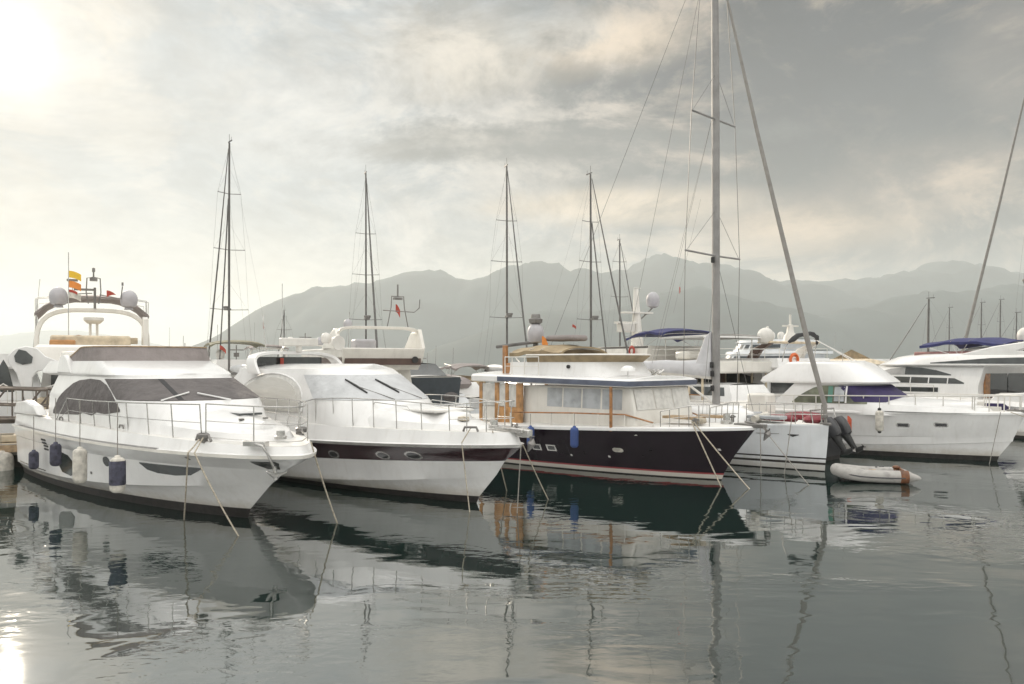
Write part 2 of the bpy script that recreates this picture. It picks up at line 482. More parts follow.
def rope(label, p0, p1, sag=.15, r=.014, m='rope', n=16, cat='mooring line', group='mooring lines running into the water', via=None):
    pts = []
    for i in range(n+1):
        k = i/n
        pts.append((lerp(p0[0], p1[0], k)-p0[0], lerp(p0[1], p1[1], k)-p0[1], lerp(p0[2], p1[2], k)-sag*4*k*(1-k)*.5-p0[2]))
    if via: pts.insert(0, tuple(via[k]-p0[k] for k in range(3)))
    ob = MB().tube(pts, r, 6).build('mooring_line', m, None, ang=60, loc=p0)
    return tag(ob, label, cat, group)

def fender(label, top, l, r, m, hang, group=None, capm=None, lean=0):
    """a sausage fender at world point `top` on a lanyard of length `hang`; parts: body, lanyard, end caps"""
    e = bpy.data.objects.new('boat_fender', None); COL.objects.link(e); e.location = top; e.empty_display_size = .1
    tag(e, label, 'fender', group)
    prof = [(.001, 0), (r*.35, -.01), (r*.4, -.05)]
    for i in range(7): a = pi/2*i/6; prof.append((r*(.4+.6*sin(a)), -.05-r*.7*(1-cos(a))))
    z1 = -.05-r*.7; z2 = -l+r*.75
    prof += [(r*1.0, lerp(z1, z2, .5))]
    for i in range(7): a = pi/2*i/6; prof.append((r*(.25+.75*cos(a)), z2-r*.75*sin(a)))
    prof.append((.001, -l))
    MB().lathe(prof, (0, 0, 0), 16).build('body', m, e, ang=70)
    MB().tube([(0, 0, 0), (0, 0, hang)], .01, 5).build('lanyard', 'roped', e)
    if capm:
        MB().lathe([(r*.45, -.045), (r*.46, .02), (.02, .05), (.001, .05)], (0, 0, 0), 12).build('end_cap', capm, e)
        MB().lathe([(.001, -l-.07), (r*.42, -l-.05), (r*.52, -l+.04), (r*.4, -l+.05)], (0, 0, 0), 12).build('end_cap', capm, e)
    return e
# ------------------------------------------------------------------ camera, sky, sun
cam = bpy.data.cameras.new('camera'); camo = bpy.data.objects.new('camera', cam); COL.objects.link(camo)
camo.location = (0, 0, EYE); camo.rotation_euler = (pi/2, 0, 0)
cam.sensor_width = 36; cam.lens = FPX*36/1024; cam.shift_y = 20/1024
cam.clip_start = .1; cam.clip_end = 30000
scn.camera = camo
scn.view_settings.view_transform = 'Standard'; scn.view_settings.look = 'None'
scn.view_settings.exposure = 0.2; scn.view_settings.gamma = 1.0
scn.view_settings.use_curve_mapping = False

SUN_AZ, SUN_EL = radians(-32.1), radians(18.6)
SD = (sin(SUN_AZ)*cos(SUN_EL), cos(SUN_AZ)*cos(SUN_EL), sin(SUN_EL))
wd = bpy.data.worlds.new('World'); scn.world = wd; wd.use_nodes = True
nt = wd.node_tree; N, L = nt.nodes, nt.links
for n in list(N): N.remove(n)
def nd(t, **kw):
    n = N.new(t)
    for k, v in kw.items(): setattr(n, k, v)
    return n
def vmath(op, a, b=None):
    n = nd('ShaderNodeVectorMath', operation=op)
    for i, q in enumerate((a, b)):
        if q is None: continue
        if isinstance(q, (tuple, list)): n.inputs[i].default_value = q
        else: L.new(q, n.inputs[i])
    return n.outputs['Value'] if op in ('DOT_PRODUCT', 'LENGTH', 'DISTANCE') else n.outputs[0]
def fmath(op, a, b=None, c=None, clamp=False):
    n = nd('ShaderNodeMath', operation=op, use_clamp=clamp)
    for i, q in enumerate((a, b, c)):
        if q is None: continue
        if isinstance(q, (int, float)): n.inputs[i].default_value = q
        else: L.new(q, n.inputs[i])
    return n.outputs[0]
def mrange(x, a, b, c=0.0, d=1.0, smooth=True):
    n = nd('ShaderNodeMapRange'); n.interpolation_type = 'SMOOTHSTEP' if smooth else 'LINEAR'
    L.new(x, n.inputs[0])
    for i, q in zip((1, 2, 3, 4), (a, b, c, d)): n.inputs[i].default_value = q
    return n.outputs[0]
def mixc(f, a, b):
    n = nd('ShaderNodeMix', data_type='RGBA')
    for i, q in ((0, f), (6, a), (7, b)):
        if isinstance(q, (tuple, list)): n.inputs[i].default_value = (*q, 1)
        elif isinstance(q, (int, float)): n.inputs[i].default_value = q
        else: L.new(q, n.inputs[i])
    return n.outputs[2]
def noise(vec, scale, detail=6, rough=.55, dist=0.0):
    n = nd('ShaderNodeTexNoise'); n.inputs['Scale'].default_value = scale; n.inputs['Detail'].default_value = detail
    n.inputs['Roughness'].default_value = rough; n.inputs['Distortion'].default_value = dist
    L.new(vec, n.inputs['Vector']); return n.outputs['Fac']
tc = nd('ShaderNodeTexCoord'); DIR = tc.outputs['Generated']
sky = nd('ShaderNodeTexSky', sky_type='NISHITA'); sky.sun_disc = False
sky.sun_elevation = SUN_EL; sky.sun_rotation = SUN_AZ; sky.air_density = 1.2; sky.dust_density = 3.0
sep = nd('ShaderNodeSeparateXYZ'); L.new(DIR, sep.inputs[0]); X, Y, Z = sep.outputs
def sdir(px, py):
    v = ((px-CX)/FPX, 1, (CY-py)/FPX); l = math.sqrt(sum(c*c for c in v)); return tuple(c/l for c in v)
# wisps: noise stretched along the horizon
mp = nd('ShaderNodeMapping'); mp.inputs['Scale'].default_value = (1, 1, 1.9); mp.inputs['Rotation'].default_value = (0, .12, 0)
L.new(DIR, mp.inputs[0]); WV = mp.outputs[0]
n1 = noise(WV, 4.6, 9, .62, .45); n2 = noise(WV, 10, 9, .64, .5); n4 = noise(WV, 26, 6, .62, .4); n3 = noise(WV, 2.3, 5, .5, .4)
# cloud deck: luminous and thin towards the sun, thick and grey to the right
az = fmath('ARCTAN2', X, Y)
right = mrange(az, -.32, .42)
thin = mixc(mrange(Z, .0, .22), (.63, .59, .50), (.43, .465, .49))
thick = mixc(mrange(Z, .03, .28), (.115, .113, .105), (.062, .068, .08))
base = mixc(right, thin, thick)
# pale sunlit billows and dark bellies
bill = mrange(n1, .49, .59)
base = mixc(fmath('MULTIPLY', bill, .75), base, mixc(right, (.53, .53, .52), (.41, .32, .23)))
def mass(px, py, rx, rz, amt, col, prev, soft=.55):
    c = sdir(px, py)
    d = vmath('SUBTRACT', DIR, c)
    m2 = nd('ShaderNodeMapping'); m2.inputs['Scale'].default_value = (1/rx, 1/rx, 1/rz); L.new(d, m2.inputs[0])
    l = vmath('LENGTH', m2.outputs[0])
    f = fmath('ADD', l, fmath('MULTIPLY', fmath('SUBTRACT', n1, .5), 2.6))
    f = fmath('ADD', f, fmath('MULTIPLY', fmath('SUBTRACT', n2, .5), 1.6))
    return mixc(fmath('MULTIPLY', mrange(f, 1+soft, 1-soft), amt), prev, col)
base = mixc(fmath('MULTIPLY', mrange(n2, .50, .60), .5), base, mixc(right, (.50, .50, .485), (.29, .235, .18)))
base = mass(860, 105, .27, .125, .97, (.015, .022, .036), base, .5)
base = mass(730, 90, .16, .07, .75, (.04, .047, .062), base, .5)
base = mass(570, 90, .10, .026, .85, (.12, .127, .135), base, .45)
base = mass(520, 140, .15, .028, .85, (.125, .128, .13), base, .45)
base = mass(650, 180, .13, .022, .8, (.13, .132, .135), base, .45)
base = mass(620, 205, .16, .022, .85, (.64, .52, .38), base, .5)
base = mass(960, 262, .17, .03, .75, (.06, .066, .07), base, .5)
base = mass(800, 228, .11, .026, .8, (.50, .375, .255), base, .5)
base = mass(930, 175, .09, .035, .7, (.42, .33, .25), base, .5)
base = mass(1010, 60, .05, .05, .7, (.46, .37, .29), base, .5)
base = mass(460, 60, .10, .045, .6, (.62, .55, .45), base, .5)
base = mass(620, 40, .09, .03, .8, (.64, .52, .385), base, .5)
base = mass(560, 30, .06, .02, .5, (.40, .43, .44), base, .5)
base = mass(290, 110, .10, .05, .5, (.58, .58, .57), base, .5)
# billows lit on the side that faces the sun
off = vmath('ADD', WV, tuple(c*.035 for c in SD))
m1 = noise(off, 4.6, 9, .62, .45); m2 = noise(off, 10, 9, .64, .5)
rel = fmath('ADD', fmath('MULTIPLY', fmath('SUBTRACT', n1, m1), 2.6), fmath('MULTIPLY', fmath('SUBTRACT', n2, m2), .8))
rel = fmath('MULTIPLY', rel, mrange(az, -.40, -.02, .35, 1.0))
relc = fmath('MINIMUM', fmath('MAXIMUM', rel, -.30), .38)
rl = nd('ShaderNodeVectorMath', operation='SCALE'); L.new(base, rl.inputs[0]); L.new(fmath('ADD', relc, 1.0), rl.inputs[3]); base = rl.outputs[0]
base = mixc(fmath('MULTIPLY', fmath('MAXIMUM', relc, 0), 1.1), base, mixc(right, (.60, .57, .51), (.52, .39, .275)))
base = mass(850, 95, .26, .10, .75, (.03, .036, .05), base, .55)
base = mass(560, 145, .20, .03, .55, (.16, .162, .16), base, .5)
fl = nd('ShaderNodeVectorMath', operation='SCALE'); L.new(base, fl.inputs[0]); L.new(mrange(n4, .3, .7, .93, 1.07, False), fl.inputs[3]); base = fl.outputs[0]
# unseen overcast behind and overhead, brightened to light the hulls and decks
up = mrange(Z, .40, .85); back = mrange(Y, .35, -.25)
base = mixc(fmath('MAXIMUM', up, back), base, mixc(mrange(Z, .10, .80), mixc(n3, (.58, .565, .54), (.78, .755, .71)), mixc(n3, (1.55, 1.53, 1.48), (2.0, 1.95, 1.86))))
# the veiled sun
cs = vmath('DOT_PRODUCT', DIR, SD)
g1 = fmath('POWER', fmath('MAXIMUM', cs, 0), 1100); g2 = fmath('POWER', fmath('MAXIMUM', cs, 0), 60); g3 = fmath('POWER', fmath('MAXIMUM', cs, 0), 9)
glow = vmath('ADD', mixc(g1, (0, 0, 0), (.55, .53, .49)), vmath('ADD', mixc(g2, (0, 0, 0), (.035, .032, .024)), mixc(g3, (0, 0, 0), (.03, .025, .012))))
cl = vmath('ADD', base, glow)
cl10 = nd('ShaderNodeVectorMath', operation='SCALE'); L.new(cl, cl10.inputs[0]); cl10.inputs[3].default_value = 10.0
cover = mrange(n3, .25, .6, .93, .985)
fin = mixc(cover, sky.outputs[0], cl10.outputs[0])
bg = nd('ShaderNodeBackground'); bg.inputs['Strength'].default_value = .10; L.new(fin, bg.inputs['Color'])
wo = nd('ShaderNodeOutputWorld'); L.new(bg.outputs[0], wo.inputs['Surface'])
wd.cycles.sampling_method = 'MANUAL'; wd.cycles.sample_map_resolution = 1024

sl = bpy.data.lights.new('sun', 'SUN'); sl.energy = 2.6; sl.angle = radians(.6); sl.color = (1, .87, .69)
so = bpy.data.objects.new('sun', sl); COL.objects.link(so); so.location = (-30, 40, 40)
from mathutils import Vector
so.rotation_euler = Vector(SD).to_track_quat('Z', 'Y').to_euler()

# ------------------------------------------------------------------ water
def water():
    m, nt, b = new_mat('harbour_water'); N, L = nt.nodes, nt.links
    tc = N.new('ShaderNodeTexCoord')
    def nz(scale, detail, sx=1, sy=1, rough=.5, dist=0, rot=0):
        mp = N.new('ShaderNodeMapping'); mp.inputs['Scale'].default_value = (sx, sy, 1); mp.inputs['Rotation'].default_value = (0, 0, rot)
        L.new(tc.outputs['Object'], mp.inputs[0])
        n = N.new('ShaderNodeTexNoise'); n.inputs['Scale'].default_value = scale; n.inputs['Detail'].default_value = detail
        n.inputs['Roughness'].default_value = rough; n.inputs['Distortion'].default_value = dist
        L.new(mp.outputs[0], n.inputs['Vector']); return n.outputs['Fac']
    def ma(op, a, bb):
        n = N.new('ShaderNodeMath'); n.operation = op
        for i, q in enumerate((a, bb)):
            if isinstance(q, (int, float)): n.inputs[i].default_value = q
            else: L.new(q, n.inputs[i])
        return n.outputs[0]
    def mr(x, a, c, d, e):
        n = N.new('ShaderNodeMapRange'); L.new(x, n.inputs[0]); n.interpolation_type = 'SMOOTHSTEP'
        for i, q in zip((1, 2, 3, 4), (a, c, d, e)): n.inputs[i].default_value = q
        return n.outputs[0]
    swell = nz(.7, 2, 1, 1.5, .45, .3, .3)
    rip = nz(2.3, 2, 1, 1.7, .5, .4, -.2)
    fine = nz(6.5, 2, 1, 1.8, .5, .3, .1)
    patch = mr(nz(.13, 4, 1, 1.7, .6, .8), .45, .63, .06, 1.0)
    h = ma('ADD', ma('MULTIPLY', swell, .45), ma('MULTIPLY', ma('MULTIPLY', rip, .42), patch))
    h = ma('ADD', h, ma('MULTIPLY', ma('MULTIPLY', fine, .10), patch))
    bp = N.new('ShaderNodeBump'); bp.inputs['Strength'].default_value = WAVE; bp.inputs['Distance'].default_value = .1
    L.new(h, bp.inputs['Height']); L.new(bp.outputs[0], b.inputs['Normal'])
    b.inputs['Base Color'].default_value = (.006, .017, .014, 1)
    b.inputs['Roughness'].default_value = .025; b.inputs['IOR'].default_value = WIOR
    b.inputs['Specular IOR Level'].default_value = .5
    return m
WAVE, WIOR = .22, 4.4
def fan(name, radii, na, m, zfun=None):
    vs, fs = [(0, 0, 0)], []
    for r in radii:
        for j in range(na): a = 2*pi*j/na; vs.append((r*cos(a), r*sin(a), 0))
    for j in range(na): fs.append((0, 1+j, 1+(j+1) % na))
    for i in range(len(radii)-1):
        for j in range(na):
            a, b = 1+i*na+j, 1+i*na+(j+1) % na
            fs.append((a, a+na, b+na, b))
    return MB().add(vs, fs).build(name, m, None, ang=180)
wat = fan('water', [5, 20, 60, 150, 400, 1000, 2500, 6900], 48, water())
tag(wat, 'calm green-grey harbour water mirroring the moored boats and the sky', 'water', None, 'structure')

# ------------------------------------------------------------------ mountains across the bay
from mathutils import noise as mnoise
def hills(name, label, ridge, dist, depth, col, seed, rough=.10, nu=220, nv=30):
    """ridge: list of (pixel x, pixel y) skyline at distance dist; falls to the shore on both sides"""
    rows = []
    for i in range(nv+1):
        k = i/nv; row = []
        prof = sin(pi*min(1, k/1.25))**1.0 if k < .625 else 1-(k-.625)/.375*.9
        for j in range(nu+1):
            px = lerp(ridge[0][0], ridge[-1][0], j/nu)
            hh = max(0, (CY-interp(ridge, px))/FPX*dist)
            D = dist-depth*(.625-k)
            X = (px-CX)/FPX*dist*(1+.3*(D/dist-1))
            n = mnoise.fractal(Vector((X/420+seed, D/420, seed)), 1.0, 2.1, 5)
            n2 = abs(mnoise.fractal(Vector((X/170+seed, D/600, seed*2)), 1.0, 2.0, 4))
            z = hh*(prof+rough*n*sin(pi*min(1, k*1.2))-rough*1.4*n2*sin(pi*min(1, k))*(1-abs(k-.625)*.6)) if hh > 0 else 0
            row.append((X, D, max(z, 0) if k < .999 else -.5))
        rows.append(row)
    m, nt, b = new_mat(name+'_scrub'); N, L = nt.nodes, nt.links
    tcn = N.new('ShaderNodeTexCoord'); no = N.new('ShaderNodeTexNoise'); no.inputs['Scale'].default_value = .009; no.inputs['Detail'].default_value = 9
    L.new(tcn.outputs['Object'], no.inputs['Vector'])
    r = N.new('ShaderNodeValToRGB'); r.color_ramp.elements[0].position = .35; r.color_ramp.elements[1].position = .68
    r.color_ramp.elements[0].color = (*[c*.7 for c in col], 1); r.color_ramp.elements[1].color = (*[c*1.5 for c in col], 1)
    L.new(no.outputs['Fac'], r.inputs[0]); L.new(r.outputs[0], b.inputs['Base Color']); b.inputs['Roughness'].default_value = .95
    b.inputs['Specular IOR Level'].default_value = .1
    return tag(MB().grid(rows).build(name, m, None, ang=180), label, 'mountains', None, 'structure')
ridge = [(215, 362), (232, 345), (247, 330), (262, 318), (282, 306), (300, 298), (318, 293), (340, 287), (360, 283), (375, 282), (400, 275), (430, 271), (452, 274), (470, 274), (495, 270), (512, 265), (525, 263), (545, 266), (570, 268), (600, 268), (625, 265), (640, 259), (652, 253), (665, 252), (690, 256), (712, 259), (730, 262), (750, 271), (766, 277), (785, 273), (800, 272), (825, 273), (850, 275), (875, 274), (900, 272), (925, 269), (950, 268), (975, 271), (1000, 269), (1024, 262), (1100, 250), (1220, 262), (1350, 290)]
hills('mountains', 'hazy mountain ridge rising from the left across the bay', ridge, 2900, 1500, (.020, .030, .030), 3.1, .13)
ridge2 = [(395, 362), (430, 350), (470, 330), (505, 318), (540, 308), (580, 305), (620, 303), (660, 292), (700, 285), (735, 287), (770, 300), (800, 312), (840, 305), (880, 296), (930, 290), (980, 286), (1024, 280), (1100, 270), (1250, 285)]
hills('mountain_foothills', 'nearer foothills in front of the hazy ridge', ridge2, 2000, 800, (.018, .028, .027), 8.7, .14)
ridge3 = [(-260, 330), (-160, 322), (-60, 330), (0, 336), (40, 331), (80, 329), (125, 336), (170, 346), (215, 354), (260, 362)]
hills('distant_hills', 'very faint low hills under the sun on the left horizon', ridge3, 5200, 1000, (.06, .065, .055), 1.9, .05, 120)

# ------------------------------------------------------------------ the air
HZ = (.00025, .20)
def haze():
    m = bpy.data.materials.new('haze'); m.use_nodes = True; nt = m.node_tree
    nt.nodes.remove(nt.nodes['Principled BSDF'])
    v = nt.nodes.new('ShaderNodeVolumePrincipled'); v.inputs['Color'].default_value = (.955, 1, .995, 1)
    v.inputs['Density'].default_value = HZ[0]; v.inputs['Anisotropy'].default_value = HZ[1]
    nt.links.new(v.outputs[0], nt.nodes['Material Output'].inputs['Volume'])
    o = MB().box((0, 0, 211), (14000, 14000, 424)).build('haze', m, None, ang=180)
    return tag(o, 'pale sea haze filling the bay', 'haze', None, 'stuff')
haze()
scn.cycles.use_denoising = True
scn.cycles.max_bounces = 8; scn.cycles.transparent_max_bounces = 12; scn.cycles.volume_bounces = 3
scn.cycles.sample_clamp_indirect = 6.0
# ------------------------------------------------------------------ front row, boat by boat
ROW = -46.0
def poly(pts): return pts
def pad(l): return [(-9, -9)]+l

# ---- the flybridge yacht on the left
def left_yacht():
    B = Boat('flybridge_yacht', 'white flybridge yacht with grey fabric over its windows, four fenders on its side', 'yacht', (-5.75, 17.44), ROW)
    H = Hull([(-.9, .80, 1.5, 1.0, -.45, -.40, 1), (.0, 1.82, 2.4, .90, .0, .0, 1), (.12, 1.86, 2.45, .88, .17, .22, 1),
              (1.05, 1.95, 2.7, .82, .30, .86, 2.6), (1.12, 2.00, 2.75, .81, .335, .90, 2.6),
              (1.62, 2.02, 3.0, .74, 1.13, 1.19, 1.2), (1.66, 2.05, 3.05, .73, 1.16, 1.22, 1.2), (2.05, 2.07, 3.4, .67, 1.30, 1.36, 1.2),
              (2.28, 2.07, 3.7, .62, 1.42, 1.48, 1.2), (2.35, 2.13, 3.7, .62, 1.43, 1.49, 1.2), (2.37, 2.13, 3.7, .62, 1.49, 1.56, 1.2),
              (2.28, 2.05, 3.7, .62, 1.51, 1.58, 1.2), (2.18, 1.97, 3.7, .62, 1.86, 1.72, 2.5)], -11.8, .9, .15)
    H.build(B, ['boot', 'gel', 'gel2'], [0, 0, 1, 1, 1, 1, 1, 1, 1, 2, 1, 1])
    H.deck(B, 'deck', camber=.05)
    # windows and vents in the topside
    H.patch(B, 'hull_window', 'window', [(-2.38, 1.13), (-.25, 1.15)], [(-2.38, 1.11), (-2.15, .98), (-1.8, .925), (-1.2, .915), (-.7, .96), (-.25, 1.13)])
    H.patch(B, 'bow_window', 'window', [(1.45, 1.42), (1.90, 1.42)], [(1.45, 1.24), (1.62, 1.23), (1.90, 1.38)], nx=5)
    H.patch(B, 'quarter_window', 'window', [(-6.95, .92), (-6.75, 1.05), (-6.25, 1.0), (-5.9, .85)], [(-6.95, .66), (-6.75, .52), (-6.15, .47), (-5.9, .56)], nx=8)
    for k in range(4):
        z = 1.27-.085*k
        H.patch(B, 'vent_slot', 'rub', [(-8.35+.03*k, z+.024), (-7.9+.02*k, z+.024)], [(-8.35+.03*k, z-.024), (-7.9+.02*k, z-.024)], nx=2, nz=1)
    c = []
    for j in range(13): c.append((-3.92+.17*cos(pi-pi*j/12), .15*sin(pi*j/12)))
    H.patch(B, 'porthole', 'dark', [(x, 1.03+h*.8) for x, h in c], [(x, 1.03-h*.8) for x, h in c], nx=10)
    H.patch(B, 'rub_strake', 'steel', [(-11.4, .405), (-8.2, .43)], [(-11.4, .37), (-8.2, .40)], nx=6, nz=1)
    # raised foredeck and cabin
    T = House([(-5, 1.35, 4.0, 1.42, 1.9, 1.74, 0), (-5, 1.2, 3.9, 1.32, 1.9, 1.95, -.04), (-5, .75, 3.6, 1.08, 1.9, 2.04, -.10)])
    T.build(B, 'coachroof', 'gel', camber=.17, ang=32)
    Cb = House([(-9.1, -.75, 2.0, 1.64, 2.2, 1.72, 0), (-9.0, -1.55, 1.7, 1.62, 2.3, 2.50, 0), (-8.6, -3.1, 1.5, 1.50, 2.4, 3.02, 0), (-8.6, -3.15, 1.5, 1.52, 2.4, 3.08, 0)])
    Cb.build(B, 'cabin', 'gel', camber=.04, ang=30)
    Cb.band(B, 'windscreen_cover', 'cover', .985, 3.015, 1.03, 1.93, nu=40, off=.016)
    for U in (1.70,):
        Cb.band(B, 'cover_seam', 'black', U, U+.05, 1.05, 1.92, nu=2, off=.022)
    for a, b in (((-1.93, -1.14, 2.53), (-2.00, -.48, 2.70)), ((-1.50, .30, 2.52), (-1.90, -.33, 2.68))):
        MB().tube([a, b], .022, 6).build('wiper', 'gel', B)
    top = [(-8.55, 2.05), (-8.1, 2.40), (-7.6, 2.62), (-7.0, 2.83), (-6.5, 2.92), (-5.6, 2.97), (-4.9, 2.95), (-4.35, 2.84), (-3.9, 2.68), (-3.5, 2.50), (-3.15, 2.30)]
    bot = [(-8.55, 1.96), (-7.6, 1.98), (-6.3, 2.03), (-5.9, 2.10), (-5.2, 2.06), (-4.8, 2.16), (-4.2, 2.14), (-3.15, 2.24)]
    for s in (-1, 1): Cb.side(B, 'side_window_cover', 'cover', top, bot, s, off=.018, nx=22)
    # flybridge
    Fl = House([(-9.4, -3.2, 1.5, 1.50, 2.4, 3.03, 0), (-9.9, -3.2, 1.5, 1.56, 2.4, 3.08, 0), (-10.0, -3.35, 1.5, 1.57, 2.4, 3.14, 0), (-9.6, -4.55, 1.2, 1.46, 2.5, 3.44, 0)])
    Fl.build(B, 'flybridge', 'gel', camber=.0, ang=30)
    Ws = House([(-9.6, -4.52, 1.2, 1.47, 2.5, 3.43, 0), (-9.6, -4.72, 1.2, 1.46, 2.5, 3.78, 0)])
    vt = lambda U: max(.12, min(1, (min(U, 4-U)-.42)*2.6))
    o = Ws.band(B, 'flybridge_windscreen', 'taupe', .42, 3.58, .0, vt, off=.0, nu=44)
    mb = MB(); pts = []
    for j in range(45):
        U = lerp(.42, 3.58, j/44); s = 1 if U > 2 else -1; UU = 4-U if U > 2 else U
        p = Ws.pt(UU, vt(U), s); pts.append((p[0], p[1], p[2]+.015))
    mb.tube(pts, .02, 6).build('screen_rail', 'teak', B)
    MB().prism([(-8.4, 3.1), (-7.1, 3.1), (-7.4, 3.45), (-7.75, 3.60), (-8.1, 3.55)], -1.60, -1.45).build('fly_seat_side', 'gel', B, bevel=.03)
    MB().box((-8.2, 0, 3.42), (1.2, 2.8, .55)).build('fly_seat', 'gel2', B, bevel=.06)
    # cockpit coaming and aft deck
    MB().prism([(-11.6, 1.82), (-8.7, 1.9), (-9.2, 2.15), (-10.2, 2.28), (-11.2, 2.2)], -1.98, -1.72).build('cockpit_coaming', 'gel', B, bevel=.05)
    MB().prism([(-11.6, 1.82), (-8.7, 1.9), (-9.2, 2.15), (-10.2, 2.28), (-11.2, 2.2)], 1.72, 1.98).build('cockpit_coaming', 'gel', B, bevel=.05)
    # guard rails: two runs round the bow, open at the stemhead
    TOP1 = 12
    S = sheer_line(H, H.t_at(TOP1, -7.2), .86, 8, -1, .07); P = sheer_line(H, H.t_at(TOP1, -7.2), .86, 8, 1, .07)
    S2 = sheer_line(H, .87, .993, 3, -1, .05); P2 = sheer_line(H, .87, .993, 3, 1, .05)
    rail(B, S, [.02, .62, .62, .63, .65, .67, .70, .73, .76], lean=.06, posts=range(1, 9)); rail(B, P, [.02, .62, .62, .63, .65, .67, .70, .73, .76], lean=.06, posts=range(1, 9))
    rail(B, S2+P2[::-1], .78, r=.017, mids=(.55, .12), posts=(0, 2, 5, 7))
    # ground tackle
    a = MB().box((1.70, -.66, 1.79), (.5, .16, .10), yaw=.5).tube([(1.6, -.72, 1.82), (1.98, -.66, 1.76), (2.02, -.56, 1.58), (1.86, -.36, 1.30)], .032, 7)
    a.tube([(1.94, -.56, 1.26), (1.84, -.34, 1.14), (1.80, -.04, 1.18)], [.02, .06, .02], 7).tube([(1.87, -.36, 1.34), (1.78, -.28, 1.06)], [.04, .05], 7)
    a.build('anchor', 'steel', B, bevel=.008)
    MB().lathe([(.001, .16), (.09, .15), (.09, .06), (.13, .04), (.13, -.02)], (1.45, 0, 1.84), 14).build('windlass', 'steel', B)
    for sd in (-1, 1):
        MB().tube([(.05, sd*1.16, 1.78), (.12, sd*1.16, 1.89), (.42, sd*1.06, 1.89), (.5, sd*1.04, 1.78)], .03, 6).box((.27, sd*1.10, 1.79), (.2, .1, .1)).lathe([(.10, -.05), (.13, -.02), (.13, .04), (.09, .07)], (.30, sd*1.12, 1.87), 10).build('mooring_cleat', 'steeld', B)
    MB().box((-.45, .15, 2.25), (.55, .55, .05)).build('deck_hatch', 'window', B, bevel=.02)
    for k, x in enumerate((-9.6, -6.9, -2.9)):
        y = H.pt(12, H.t_at(12, x))[1]
        MB().tube([(x-.14, y+.05, 1.86+.01*k), (x-.1, y+.05, 1.93+.01*k), (x+.1, y+.05, 1.93+.01*k), (x+.14, y+.05, 1.86+.01*k)], .02, 6).build('mooring_cleat', 'steeld', B)
    H.patch(B, 'toe_line', 'steeld', [(-11.2, 1.512), (-6, 1.54), (-1, 1.56)], [(-11.2, 1.495), (-6, 1.52), (-1, 1.54)], nx=24, nz=1, off=.006)
    for x, z in ((-9.2, .62), (-4.9, .70), (-.2, 1.42)):
        H.patch(B, 'drain_fitting', 'steeld', [(x, z), (x+.08, z)], [(x, z-.06), (x+.08, z-.06)], nx=2, nz=1)
    for x, y in ((.2, -.25), (.2, .3)):
        MB().lathe([(.06, 0), (.06, .03), (.001, .035)], (x, y, 2.16), 10).build('deck_light', 'steeld', B)
    return B, H
B1, H1 = left_yacht()
fen = 'fenders along the side of the left yacht'
fender('small navy fender nearest the stern of the left yacht', B1.w(-8.15, -2.22, 1.02), .54, .125, 'fnavy', .9, fen)
fender('small navy fender covering the dark quarter window of the left yacht', B1.w(-5.98, -2.24, 1.39), .62, .135, 'fnavy', 1.1, fen)
fender('plump white fender hanging between two navy fenders on the left yacht', B1.w(-3.98, -2.24, 1.42), .86, .155, 'fwhite', 1.1, fen)
e = fender('big navy covered fender with white ends beside an oval porthole', B1.w(-1.45, -2.22, 1.43), .80, .155, 'fwhite', 1.1, fen)
MB().lathe([(.157, -.12), (.165, -.15), (.165, -.60), (.157, -.63)], (0, 0, 0), 18).build('sleeve', 'fnavy', e)

g1 = 'mooring lines of the left yacht'
def to_water(px, py): x, y = water_point(px, py); return (x, y, -.05)
rope('mooring line falling over the side below the starboard cleat of left yacht', B1.w(.62, -1.56, 1.60), to_water(184, 519), .02, .016, group=g1)
rope('short rope end from starboard cleat to the rub rail of left yacht', B1.w(.25, -1.12, 1.90), B1.w(.62, -1.56, 1.60), .05, .016, group=g1)
rope('slanting mooring line from starboard cleat of left yacht to the water', B1.w(.78, -1.50, 1.60), to_water(240, 536), .12, .016, group=g1, via=B1.w(.35, -1.12, 1.89))
rope('mooring line from the stemhead of left yacht down toward second boat', B1.w(2.05, .35, 1.78), to_water(338, 523), .12, .016, group=g1)

